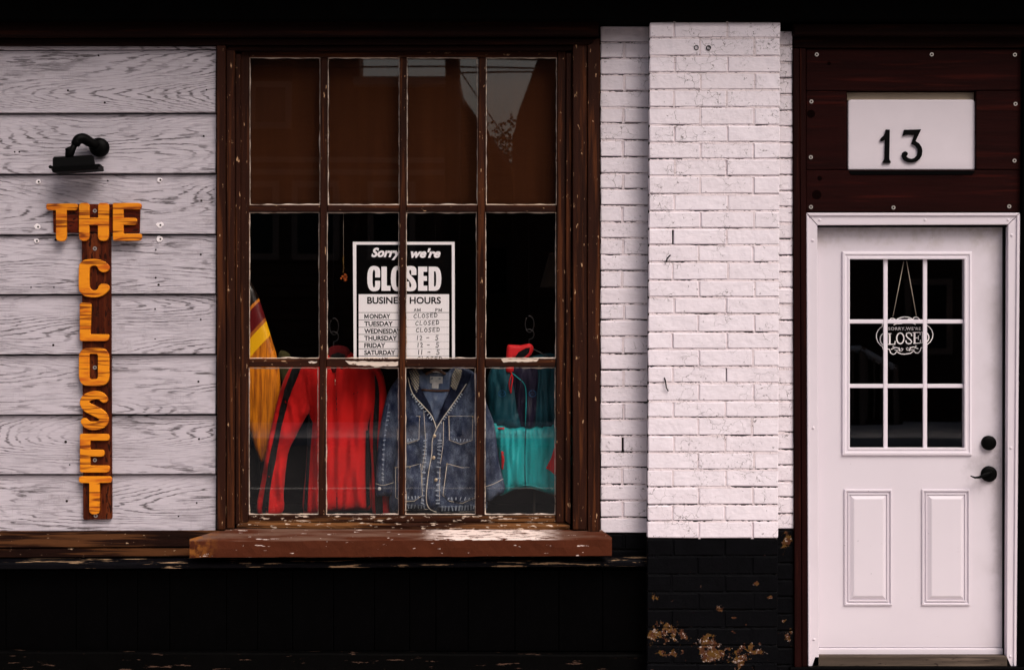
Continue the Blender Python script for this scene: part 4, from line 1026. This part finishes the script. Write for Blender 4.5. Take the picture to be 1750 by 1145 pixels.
for lp_ in blk: plate('lettering', [[(v.x, v.y) for v in q] for q in lp_], yp - .0008, yp - .0016, M['printw'], po, .0001)
text('lettering', 'BUSINESS HOURS', 627.5, 507.5, 753.5, 519.5, yp - .0022, M['ink'], po, .028)
def em(x0, y0, x1, y1, wd): ribbons('lettering', [[(x0, y0), (x0, y1)], [(x0, y0), ((x0 + x1) / 2, y0 + (y1 - y0) * .85)], [((x0 + x1) / 2, y0 + (y1 - y0) * .85), (x1, y0)], [(x1, y0), (x1, y1)]], wd, yp - .0022, M['ink'], po)
text('lettering', 'A', 707, 527, 712, 532.6, yp - .0022, M['ink'], po, .01); em(713.7, 527.4, 718.3, 532.3, 1.0)
text('lettering', 'P', 744, 527, 748, 532.6, yp - .0022, M['ink'], po, .01); em(750, 527.4, 754.6, 532.3, 1.0)
em(623.4, 537.2, 629.2, 544.2, 1.5)
rowy = [534.2, 546.8, 559.4, 571.5, 583.8, 596, 608.3]
for s_, y, x1 in zip(('ONDAY', 'TUESDAY', 'WEDNESDAY', 'THURSDAY', 'FRIDAY', 'SATURDAY', 'SUNDAY'), rowy, (667, 671.5, 685, 678.5, 658.5, 675.5, 664)):
    text('lettering', s_, 631.5 if s_ == 'ONDAY' else 622.5, y + 2.4, x1, y + 10.6, yp - .0022, M['ink'], po, .03)
L_ = []
for y in rowy:
    L_.append(([(613, y), (693, y)], .8))
    L_.append(([(694.5, y), (767.5, y)], .8 if y == rowy[0] else .3))
L_ += [([(693.7, 534), (694.2, 623)], .9)]
ribbons('ruling', L_, .8, yp - .0020, M['ink'], po, .00002)
def hand(ch, x, y, w_, h):
    g = {'C': [[(.95, .15), (.6, 0), (.15, .3), (.05, .65), (.35, .98), (.85, .85)]], 'L': [[(.25, 0), (.1, .95), (.85, .9)]],
         'O': [[(.5, .02), (.1, .35), (.1, .75), (.5, 1), (.9, .7), (.9, .3), (.5, .02), (.35, .1)]], 'S': [[(.9, .12), (.5, 0), (.15, .22), (.5, .48), (.85, .72), (.5, 1), (.05, .88)]],
         'E': [[(.9, .03), (.2, .05), (.12, .95), (.85, .95)], [(.16, .48), (.75, .46)]], 'D': [[(.2, .02), (.15, .95)], [(.05, .05), (.6, .02), (.95, .4), (.75, .85), (.05, .97)]],
         '1': [[(.6, 0), (.4, 1)]], '2': [[(.1, .2), (.45, 0), (.85, .25), (.55, .65), (.1, .98), (.95, .92)]], '5': [[(.95, .02), (.4, .04), (.3, .42), (.75, .45), (.85, .75), (.5, 1), (.1, .92)]], '-': [[(0, .55), (1, .5)]]}[ch]
    return [[(x + a * w_, y + b * h) for a, b in st] for st in g]
HW = []
for y, x0 in ((536.5, 707), (549, 710), (561, 711)):
    for i, ch in enumerate('CLOSED'): HW += hand(ch, x0 + i * 7, y - i * .25 + random.uniform(-.3, .3), 5.4, 7.2)
for y, x0, s_ in ((573.5, 712, '12'), (585.8, 713, '12'), (598, 714, '11')):
    for i, ch in enumerate(s_): HW += hand(ch, x0 + i * 5.2, y, 4.4 if ch == '2' else 3, 7.5)
    HW += hand('-', x0 + 17, y, 4, 7) + hand('5', x0 + 31, y - .5, 6.5, 8.2)
for i, ch in enumerate('CLOSED'): HW += hand(ch, 713 + i * 7.4, 609.5, 5.6, 7)
ribbons('handwriting', HW, 1.15, yp - .0025, M['ink'], po, .00001)

# wooden banded board standing at the left of the window
o, _ = puffy('surfboard', [(426, 481), (440, 504), (452, 539), (463, 575), (474, 612), (479, 650), (478, 692), (470, 740), (458, 775), (447, 789), (438, 772), (428, 740), (416, 700), (406, 640), (404, 560), (414, 505)], .265, .022, M['board'], None, 6, 16)
tag(o, 'pointed wooden board with maroon and yellow diagonal bands, left in the window', 'board')
tag(tube('board_stand', [Wp(445, 785, .325), Wp(446, 890, .325)], .012, M['room']), 'thin dark stand under the banded wooden board', 'stand')
o, _ = puffy('olive_cloth', [(476, 606), (484, 599), (497, 610), (492, 640), (484, 655), (478, 640)], .285, .01, M['olive'], None, 5, 8)
tag(o, 'bit of olive cloth between the banded board and the red jacket', 'cloth')

vf = lambda fx, fy, amp, sd_: (lambda x, y: amp * (noise.noise(Vector((x * fx, y * fy, sd_))) + .5 * noise.noise(Vector((x * fx * 2.3, y * fy * 2, sd_ + 9)))))
# ---- red track jacket
rj = thing('red_track_jacket', 'red half zip track jacket with black sleeve stripes', 'jacket', tuple(Wp(575, 876, .2)))
yj = .225
_, db = puffy('body', [(505, 640), (520, 624), (545, 610), (562, 600), (578, 603), (594, 600), (612, 609), (636, 624), (649, 648), (641, 700), (629, 728), (631, 800), (634, 866), (610, 872), (560, 875), (519, 877), (523, 800), (526, 733), (527, 700), (514, 660)], yj, .042, M['red'], rj, 5, 20, vf(.085, .008, .042, 3))
_, dsl = puffy('sleeve', [(520, 619), (497, 627), (481, 660), (468, 710), (455, 770), (447, 820), (440, 878), (482, 876), (485, 840), (492, 776), (506, 745), (522, 714), (529, 702), (527, 670), (532, 635)], yj - .03, .032, M['red'], rj, 5, 16, vf(.09, .025, .034, 7))
_, dsr = puffy('sleeve', [(636, 622), (653, 636), (661, 680), (659, 760), (662, 820), (669, 878), (637, 878), (635, 800), (631, 735), (636, 690), (640, 655)], yj - .012, .026, M['red'], rj, 5, 12, vf(.08, .02, .026, 11))
patch('sleeve_stripe', [(503, 623), (517, 621), (504, 655), (491, 690), (481, 733), (470, 790), (462, 840), (459, 876), (448, 876), (452, 840), (460, 790), (471, 733), (480, 690), (490, 655)], dsl, .008, M['redblack'], rj, 2.5, 3, .007)
patch('sleeve_stripe', [(640, 640), (647, 660), (648, 700), (645, 760), (650, 820), (655, 876), (643, 876), (640, 820), (637, 760), (639, 705), (641, 670)], dsr, .008, M['redblack'], rj, 2.5, 3, .007)
patch('side_panel', [(527, 704), (534, 722), (530, 790), (526, 872), (519.5, 872), (524, 790), (525, 730)], db, .012, M['redblack'], rj, 3, 0, .010)
patch('side_panel', [(626, 735), (630, 735), (633, 862), (627, 868), (625, 800)], db, .012, M['redblack'], rj, 3, 0, .010)
cl, dcl = puffy('collar', [(560, 604), (563, 594), (578, 590), (594, 594), (598, 606), (592, 632), (578, 640), (565, 632)], yj - .028, .014, M['darkred'], rj, 4, 8)
patch('collar_lining', [(566, 606), (578, 602), (590, 606), (588, 626), (578, 634), (568, 626)], dcl, .0015, M['redblack'], rj, 4)
seam('zip', [(574, 634), (573.5, 645), (573, 657)], db, .0025, M['redblack'], rj, .004); seam('zip_pull', [(573, 648), (573, 658)], db, .0032, M['brass'], rj, .007, sm=0)
seam('zip_flap', [(575, 658), (575.5, 700), (576, 760), (576, 840), (576, 870)], db, .0035, M['darkred'], rj, -.0005)
patch('swoosh_logo', [(603.5, 674), (604, 671.5), (606, 669.5), (605.6, 671.6), (607, 672.2), (615, 668), (608, 674.3), (605.2, 675.2)], db, .003, M['redblack'], rj, 2)
def hanger(t, x, ytop, yj_, loop=True, hook_y=590):
    pts = [Wp(x, hook_y, yj_)] + [Wp(x, hook_y - 10, yj_)] + [Wp(x + 8.5 * math.sin(a) * (1 if a < 3.4 else .8), hook_y - 19 - 8.5 * math.cos(a + math.pi) * -1 if False else hook_y - 18.5 + 8.5 * math.cos(a), yj_) for a in [R(v) for v in range(0, 250, 25)]]
    tube('hook', smooth_pts(pts, 3), .0028, M['wire'], t, 6)
    if loop:
        pts = [Wp(x + 1 + 7.5 * math.sin(a), hook_y - 36 - 14 * math.cos(a), yj_ + .01) for a in [R(v) for v in range(-20, 330, 20)]]
        tube('ring', smooth_pts(pts, 2), .0026, M['wire'], t, 6)
def hanger_thing(lbl, x, hy, yj_, arms, wood=False):
    t = thing('coat_hanger', lbl, 'hanger', tuple(Wp(x, hy, yj_)), 'coat hangers in the window')
    hanger(t, x, 0, yj_, True, hy)
    tube('arms', smooth_pts([Wp(a, b, yj_) for a, b in arms], 4), .007 if wood else .003, M['wood'] if wood else M['wire'], t, 8)
    tube('cord', [Wp(x, hy - 48, yj_ + .012), Wp(x - 1, 330, yj_ + .012)], .0012, M['room'], t, 5)
    return t
hanger_thing('dark wire hanger holding the red track jacket', 570, 594, .212, [(520, 632), (570, 596), (630, 632)])
# ---- denim chore jacket
dj = thing('denim_jacket', 'blue denim chore jacket with plaid collar lining and four patch pockets', 'jacket', tuple(Wp(745, 877, .16)))
yd = .165
_, dsl2 = puffy('sleeve', [(690, 640), (676, 650), (660, 680), (648, 742), (642, 820), (643, 846), (656, 847), (672, 841), (675, 780), (682, 720), (690, 680)], yd - .02, .028, M['denim'], dj, 4, 12, vf(.1, .03, .008, 2))
_, dsr2 = puffy('sleeve', [(806, 640), (820, 652), (832, 690), (845, 727), (853, 790), (863, 836), (848, 848), (832, 854), (822, 800), (816, 740), (808, 690)], yd - .02, .028, M['denim'], dj, 4, 12, vf(.1, .03, .008, 5))
_, dd = puffy('body', [(684, 650), (692, 636), (712, 627), (745, 650), (778, 625), (806, 634), (819, 650), (824, 700), (826, 780), (833, 850), (827, 875), (790, 877), (745, 879), (735, 874), (690, 872), (666, 874), (669, 800), (676, 720), (680, 680)], yd, .040, M['denim'], dj, 4, 18, vf(.06, .03, .020, 8))
patch('neck_lining', [(715, 640), (770, 636), (768, 668), (758, 690), (743, 722), (728, 690), (718, 668)], dd, .002, M['denimL'], dj, 4)
patch('lapel', [(693, 640), (704, 634), (722, 668), (735, 692), (745, 724), (741, 722), (716, 690), (704, 672), (697, 655)], dd, .006, M['denimD'], dj, 4)
patch('lapel', [(806, 640), (790, 630), (772, 660), (760, 685), (744, 726), (750, 726), (772, 696), (796, 664)], dd, .006, M['denimD'], dj, 4)
patch('collar', [(699, 634), (711, 629), (717, 640), (716, 662), (712, 672), (704, 656)], dd, .010, M['plaid'], dj, 3)
patch('collar', [(773, 640), (778, 629), (790, 632), (788, 645), (779, 668), (770, 660)], dd, .010, M['plaid'], dj, 3)
lb2 = patch('label', [(734.5, 643), (757, 644), (756.5, 655), (750, 655.5), (749.5, 664), (738, 663.5), (738.5, 655), (734.8, 654)], dd, .0045, M['label'], dj, 3)
patch('label', [(737, 632), (755, 632), (755, 637), (737, 636)], dd, .004, M['label'], dj, 3)
seam('hanger_bar', [(721, 666), (745, 668), (768, 667)], dd, .005, M['wood'], dj, .006, 6, 3, 1)
for st in ([(697, 645), (705, 672), (722, 692), (736, 708), (742, 720), (746, 733)], [(797, 656), (784, 676), (770, 696), (756, 716), (746, 733), (739, 752), (738, 775), (732, 810), (728.5, 850), (733, 868), (746, 875)]):
    seam('piping', st, dd, .0024, M['stitch'], dj, .008)
for st, mm, rr in (([(729, 740), (728, 770), (724, 810), (722, 870)], 'worn', .005), ([(752, 740), (750, 790), (748, 860)], 'worn', .006), ([(758, 720), (757, 760), (752, 800), (751, 860)], 'stitch', .0014), ([(724, 700), (727, 760), (722, 800), (721, 868)], 'stitch', .0013),
                   ([(690, 862), (728, 863)], 'worn', .005), ([(748, 866), (790, 865), (826, 862)], 'worn', .006), ([(668, 872), (732, 870)], 'stitch', .0014), ([(748, 876), (826, 873)], 'stitch', .0014)):
    seam('seam', st, dd, rr, M[mm], dj, .0008 if mm == 'worn' else .002, 6, 4, .45)
for x0, y0, x1, y1 in ((678, 711, 717, 756), (767, 711, 808, 757), (676, 794, 722, 856), (758, 793, 816, 858)):
    ol = [(x0, y0), (x1, y0), (x1 - 1, y1 - 5), ((x0 + x1) / 2, y1 + 2), (x0 + 1, y1 - 5)]
    if x0 == 758: ol = [(764, 792), (790, 799), (818, 798), (816, 848), (790, 860), (768, 856), (757, 846)]
    if x0 == 676: ol = [(676, 798), (700, 797), (719, 792), (722, 846), (708, 856), (690, 857), (676, 850)]
    pk = patch('pocket', ol, dd, .0035, M['denim'], dj, 4)
    e = list(ol) + [ol[0]]
    seam('pocket_stitching', e, dd, .0016, M['stitch'], dj, .0055, 5, 0)
    e2 = [((x - (x0 + x1) / 2) * .90 + (x0 + x1) / 2, (y - (y0 + y1) / 2) * .92 + (y0 + y1) / 2) for x, y in ol[2:]]
    seam('pocket_stitching', e2, dd, .0035, M['worn'], dj, .0045, 5, 0, .4)
    for cxx in (ol[0], ol[1] if x0 != 758 else ol[2]): 
        v = Wp(*cxx, dd(*cxx) - .006); disc_px('rivet', cxx[0], cxx[1] + 1, 1.6, v.y + .004, v.y - .003, M['brass'], dj, 8, .0005)
for st, ln in (([(690, 865), (728, 866)], 7), ([(748, 869), (790, 868), (824, 865)], 8), ([(727, 745), (725, 790), (722, 860)], 6), ([(752, 745), (750, 790), (748, 860)], 7), ([(700, 668), (722, 697), (738, 716)], 5), ([(792, 668), (772, 697), (752, 724)], 5),
                ([(680, 752), (714, 752)], 5), ([(768, 752), (806, 752)], 5), ([(678, 850), (718, 850)], 5), ([(762, 852), (812, 852)], 5), ([(665, 700), (656, 760), (654, 820)], 4)):
    puckers('puckering', st, dd if st[0][0] != 665 else dsl2, ln, M['pucker'], dj, 4.0, .0075)
for x, y in ((742.5, 745), (741, 782), (745, 820)):
    y_ = dd(x, y); disc_px('button', x, y, 3.0, y_ + .002, y_ - .009, M['brass'], dj, 12, .001, .002)
disc_px('button', 648.5, 835, 3.0, dsl2(648.5, 835) + .002, dsl2(648.5, 835) - .005, M['label'], dj, 12, .001, .002)
seam('seam', [(665, 690), (657, 750), (654, 838)], dsl2, .0045, M['worn'], dj, .0008, 6, 4, .4); seam('cuff', [(642, 826), (655, 829), (673, 824)], dsl2, .0016, M['stitch'], dj, .002)
seam('cuff', [(828, 832), (845, 826), (860, 818)], dsr2, .0016, M['stitch'], dj, .002)
hanger_thing('wooden hanger inside the denim jacket', 745, 622, .155, [(700, 655), (720, 645), (745, 632), (770, 645), (795, 655)], True)
# ---- teal windbreaker
tj = thing('teal_windbreaker', 'teal and navy windbreaker with scarlet collar and pocket tabs', 'jacket', tuple(Wp(900, 840, .2)))
yt_ = .215
_, dt2 = puffy('lower_body', [(842, 722), (860, 727), (890, 729), (930, 727), (975, 722), (980, 780), (972, 846), (948, 845), (930, 841), (905, 834), (880, 836), (858, 846), (850, 840), (856, 815), (850, 770)], yt_ - .012, .036, M['teal'], tj, 4, 16, vf(.11, .012, .036, 4))
_, dt1 = puffy('upper_body', [(846, 622), (866, 612), (888, 620), (912, 608), (950, 606), (972, 640), (980, 690), (976, 728), (930, 733), (890, 735), (862, 733), (842, 726), (833, 690), (832, 655), (838, 632)], yt_, .040, M['tealD'], tj, 4, 18, vf(.09, .016, .030, 14))
patch('centre_panel', [(871, 618), (918, 616), (920, 650), (917, 690), (914, 731), (892, 732), (884, 700), (878, 660)], dt1, .004, M['navy'], tj, 3, 0, .003)
patch('side_panel', [(921, 612), (950, 608), (970, 640), (976, 726), (918, 730), (919, 690), (923, 650)], dt1, .003, M['tealD'], tj, 3, 0, .002)
seam('zip', [(872, 635), (882, 643), (895, 655), (899, 670), (899, 700), (898, 728)], dt1, .0028, M['teal'], tj, .005)
seam('waist_gather', [(842, 727), (862, 731), (890, 732), (930, 731), (976, 727)], dt1, .006, M['teal'], tj, -.001)
seam('hem', [(853, 838), (880, 831), (905, 829), (930, 835), (970, 840)], dt2, .004, M['teal'], tj, .001)
seam('front_seam', [(899, 732), (897, 780), (898, 832)], dt2, .003, M['tealD'], tj, .003)
puckers('puckering', [(845, 733), (870, 738), (900, 739), (940, 737), (974, 733)], dt2, 8, M['teal'], tj, 3.2, .004)
puckers('puckering', [(855, 833), (880, 827), (905, 826), (930, 831), (968, 836)], dt2, 5, M['teal'], tj, 3.6, .004)
co, dco = puffy('collar', [(864, 630), (866, 594), (872, 589), (890, 590), (905, 587), (912, 594), (908, 606), (898, 614), (886, 614), (878, 612), (878, 634), (868, 636)], yt_ - .045, .014, M['scarlet'], tj, 3, 7, None, .012, 2)
patch('collar_lining', [(880, 611), (886, 602), (898, 595), (906, 594), (904, 603), (895, 611)], dco, .002, M['redblack'], tj, 3)
seam('zip_pull', [(872, 634), (876, 645), (874, 660), (873, 672)], dt1, .0042, M['scarlet'], tj, .009)
seam('zip_pull', [(874, 640), (870, 655), (872, 668)], dt1, .0025, M['scarlet'], tj, .009)
ribbonpts = [(858 + 6 * math.cos(a), 672.5 + 5.5 * math.sin(a)) for a in [k * math.pi / 8 for k in range(17)]]
for cxx in (858, 910):
    mm = 'badge'
    seam('badge', [(cxx + 6 * math.cos(k * math.pi / 8), 672.5 + 5.5 * math.sin(k * math.pi / 8)) for k in range(17)], dt1, .0016, M[mm], tj, .004, 5, 0)
    seam('badge', [(cxx - 4, 675), (cxx - 1, 670.5), (cxx + 1, 674), (cxx + 4.5, 670)], dt1, .0016, M[mm], tj, .004, 5, 0)
patch('pocket_tab', [(856.5, 771), (860.5, 770), (862, 786), (860, 802), (857, 801)], dt2, .004, M['scarlet'], tj, 3)
patch('pocket_tab', [(850, 731), (862, 730), (862, 733), (851, 734)], dt2, .004, M['scarlet'], tj, 3)
patch('pocket_tab', [(949, 758), (956, 758), (958, 815), (946, 809), (933, 800), (942, 783)], dt2, .006, M['scarlet'], tj, 3)
hanger_thing('dark wire hanger holding the teal windbreaker', 904, 590, .19, [(862, 632), (880, 612), (904, 596), (930, 606), (955, 620)])
tag(tube('display_post', [Wp(913, 838, .30), Wp(913, 890, .30)], .005, M['lampshade']), 'thin pale post standing below the teal windbreaker', 'post')
# ---- lamp, ornament
lp = thing('floor_lamp', 'dim floor lamp with linen shade behind the right hand panes', 'lamp', (Wp(965, 800, .7).x, .7, .05))
c = Wp(966, 462, .7)
bm = bmesh.new(); rr = [(.085, .09), (.135, -.082)]; n = 28
A = [[bm.verts.new((c.x + math.cos(2 * math.pi * k / n) * (r - t_), .7 + math.sin(2 * math.pi * k / n) * (r - t_), c.z + dz)) for k in range(n)] for r, dz, t_ in ((.085, .09, 0), (.135, -.09, 0), (.135, -.09, .004), (.085, .09, .004))]
for a in range(4):
    for k in range(n): bm.faces.new((A[a][k], A[a][(k + 1) % n], A[(a + 1) % 4][(k + 1) % n], A[(a + 1) % 4][k]))
bmesh.ops.recalc_face_normals(bm, faces=bm.faces); bmo('lamp_shade', bm, M['lampshade'], lp)
tube('pole', [(c.x, .7, .08), (c.x, .7, c.z + .05)], .01, M['iron'], lp); tube('base', [(c.x, .7, .05), (c.x, .7, .08)], .13, M['iron'], lp, 20)
orn = thing('hanging_ornament', 'small orange bead ornament hanging on a beaded string left of the poster', 'ornament', tuple(Wp(587, 481, .16)))
tube('string', [Wp(587, 340, .16), Wp(587, 466, .16)], .0008, M['cord'], orn, 5)
for k in range(9): disc_px('bead', 587 + random.uniform(-1, 1), 438 + k * 3.4, random.uniform(.6, 1.2), .165, .155, M['gold'], orn, 8, .0006)
for k in range(14): disc_px('bead', 587.5 + random.uniform(-5.5, 5.5), 474.5 + random.uniform(-5, 5), random.uniform(1.2, 2.2), .168 - k * .0008, .152 - k * .001, M['bead'], orn, 8, .0008, .002)

# ================================================================== ACROSS THE STREET (mirrored in the glass)
def far(px, py, d):   # a mirrored pixel at distance d in front of the facade
    k = (CAMD + d) / CAMD / 350; return Vector(((px - 875) * k, -d, EYE + (572.5 - py) * k))
def house(name, label, x0, x1, y0, y1, h, m):
    t = thing(name, label, 'house', ((x0 + x1) / 2, y0, 0))
    box_w('wall', (x0, y1, 0), (x1, y0, h), m, t)
    return t
def far_window(t, x0, x1, z0, z1, y):
    box_w('window', (x0, y, z0), (x1, y + .06, z1), M['trim'], t)
    wv = box_w('pane', (x0 + .12, y + .055, z0 + .12), (x1 - .12, y + .07, z1 - .12), M['pane_far'], t)
h1 = house('brown_house', 'tall dark brown clapboard house across the street, mirrored in the window', -16, -2.9, -23.2, -24.0, 9.2, M['clap'])
box_w('rear_wing', (-15.9, -33, 0), (-2.95, -24.01, 6.2), M['clap'], h1)
box_w('low_wing', (-2.9, -32, 0), (-1.25, -23.25, 6.4), M['clap'], h1); box_w('eave', (-3.0, -32.2, 6.4), (-1.0, -22.9, 6.56), M['trim'], h1)
box_w('eave', (-16.3, -24.2, 9.2), (-2.8, -22.8, 9.4), M['trim'], h1)
for k in range(40): box_w('clapboard', (-15.99, -23.2, .4 + k * .22), (-2.91, -23.165, .59 + k * .22), M['clap'], h1)
for x in (-4.9, -3.75, -2.3): far_window(h1, x - .45, x + .45, 3.1, 4.6, -23.17)
for x in (-4.6,): far_window(h1, x - .4, x + .4, 5.6, 6.5, -23.17)
for z in (4.72, 4.95): box_w('belt_course', (-15.9, -23.17, z), (-1.3, -23.08, z + .10), M['trim'], h1)
h2 = thing('gabled_house', 'tan clapboard house with a sloping gable, mirrored beside the utility pole', 'house', (-.9, -26.5, 0))
bm = bmesh.new(); prof = [(-3.2, 0), (.35, 0), (.35, 4.6), (-1.3, 6.9), (-3.2, 4.4)]
f = [bm.verts.new((x, -26.2, z)) for x, z in prof]; b = [bm.verts.new((x, -36, z)) for x, z in prof]; bm.faces.new(f); bm.faces.new(b[::-1])
for k in range(5): bm.faces.new((f[k], f[(k + 1) % 5], b[(k + 1) % 5], b[k]))
bmesh.ops.recalc_face_normals(bm, faces=bm.faces); bmo('wall', bm, M['clap2'], h2)
for a, c_ in (((-1.3, 7.0), (.62, 4.35)), ((-1.3, 7.0), (-3.4, 4.2))):
    bm = bmesh.new(); q = [(a[0], -26.0, a[1]), (c_[0], -26.0, c_[1]), (c_[0], -26.0, c_[1] - .12), (a[0], -26.0, a[1] - .14)]
    add_prism(bm, q, [(x, -36.2, z) for x, y, z in q]); bmesh.ops.recalc_face_normals(bm, faces=bm.faces); bmo('roof', bm, M['trim'], h2)
for k in range(24): box_w('clapboard', (-3.15, -26.2, .3 + k * .18), (.33, -26.17, .45 + k * .18), M['clap2'], h2)
far_window(h2, -.75, .0, 2.4, 3.6, -26.18)
h3 = thing('umber_house', 'dark umber house with a steep roof edge, mirrored at the right of the window', 'house', (5, -24, 0))
bm = bmesh.new(); prof = [(.0, 0), (12, 0), (12, 7.6), (.72, 7.6), (.1, 5.9), (.05, 5.6), (.0, 5.5)]
f = [bm.verts.new((x, -23.4, z)) for x, z in prof]; b = [bm.verts.new((x, -34, z)) for x, z in prof]; bm.faces.new(f); bm.faces.new(b[::-1])
for k in range(7): bm.faces.new((f[k], f[(k + 1) % 7], b[(k + 1) % 7], b[k]))
bmesh.ops.recalc_face_normals(bm, faces=bm.faces); bmo('wall', bm, M['clap3'], h3)
far_window(h3, 7.55, 8.45, 1.3, 2.75, -23.37); far_window(h3, 5.0, 5.8, 1.6, 3.0, -23.37); far_window(h3, 1.6, 2.5, 4.2, 5.6, -23.37); far_window(h3, 3.4, 4.3, 4.2, 5.6, -23.37)
# porch steps with a white handrail
ps = thing('porch_steps', 'dark porch steps with a white handrail, mirrored in the door glass', 'steps', (6.4, -22.9, 0))
for k in range(5): box_w('step', (5.6 + .0, -23.36, 0 + .0), (6.05 + .28 * (5 - k), -22.3 - .0, .16 * (k + 1)) if False else (5.6, -23.3, .15 * k + .002), (7.25 - .22 * k, -22.3, .15 * (k + 1)), M['clap3'], ps) if False else box_w('step', (5.6, -23.3 + .004 * k, .15 * k + .002), (7.25 - .22 * k, -22.3 - .004 * k, .15 * (k + 1)), M['clap3'], ps)
tube('handrail', [(5.6, -22.25, 1.42), (6.45, -22.25, 1.42), (7.05, -22.25, 1.08), (7.1, -22.25, 1.06)], .055, M['railw'], ps, 8)
tube('handrail', [(5.6, -23.2, 1.42), (6.5, -23.2, 1.42), (7.1, -23.2, 1.12)], .045, M['railw'], ps, 8)
for x, z in ((6.5, 1.45), (7.1, 1.12)): box_w('post', (x - .05, -22.3, .0), (x + .05, -22.2, z), M['trim'], ps)
for k in range(11):
    x = 5.7 + k * .125; z = 1.40 if x < 6.45 else 1.40 - (x - 6.45) * .57
    box_w('baluster', (x - .014, -22.27, .12), (x + .014, -22.23, z), M['trim'], ps)
# utility pole and cables
up = thing('utility_pole', 'timber utility pole with cables, mirrored between the upper panes', 'pole', (-.98, -18.95, 0))
tube('shaft', [(-.98, -18.95, 0), (-.98, -18.95, 9.5)], [.15, .11], M['pole'], up, 12)
box_w('crossarm', (-1.9, -19.05, 6.35), (-.1, -18.93, 6.47), M['pole'], up)
for k, (z, sag, x1) in enumerate(((6.1, .5, 18), (6.0, .25, 18), (6.25, .6, 18), (6.1, .4, -18), (6.22, .3, -18))):
    tube('cable', [(-.98 + (x1 + .98) * t, -18.95 + .3 * k * t, z - sag * 4 * t * (1 - t) * .6 + .6 * t) for t in [q / 14 for q in range(15)]], .016, M['cable'], up, 6)
tube('cable', [(-.98, -18.95, 6.2), (.3, -24, 4.9)], .012, M['cable'], up, 6)
# tree behind the gap between the houses
tr = thing('tree', 'bushy tree behind the houses, mirrored in the gap between them', 'tree', (-.2, -42, 0))
tube('trunk', [(-.2, -42, 0), (-.1, -42, 3), (-.3, -42, 6.5)], [.28, .2, .08], M['bark'], tr, 10)
for k in range(7):
    a = k * .9; tube('limb', [(-.2, -42, 3 + k * .45), (-.2 + math.cos(a) * 1.2, -42 + math.sin(a) * 1.0, 4.4 + k * .5)], [.08, .02], M['bark'], tr, 6)
bm = bmesh.new(); rt = random.Random(3)
for k in range(60):
    while True:
        v = Vector((rt.uniform(-1, 1), rt.uniform(-1, 1), rt.uniform(-1, 1)))
        if v.length < 1: break
    cc = Vector((-.2 + v.x * 1.9, -42 + v.y * 1.6, 5.7 + v.z * 2.3)); rad = rt.uniform(.25, .55)
    for j in range(60):
        q = cc + Vector((rt.gauss(0, 1), rt.gauss(0, 1), rt.gauss(0, 1))) * rad * .55; s_ = rt.uniform(.05, .11)
        u = Vector((rt.uniform(-1, 1), rt.uniform(-1, 1), rt.uniform(-1, 1))).normalized(); w_ = u.orthogonal().normalized()
        bm.faces.new([bm.verts.new(q + u * s_), bm.verts.new(q + w_ * s_ * .6), bm.verts.new(q - u * s_), bm.verts.new(q - w_ * s_ * .6)])
bmo('crown', bm, M['leaf'], tr)
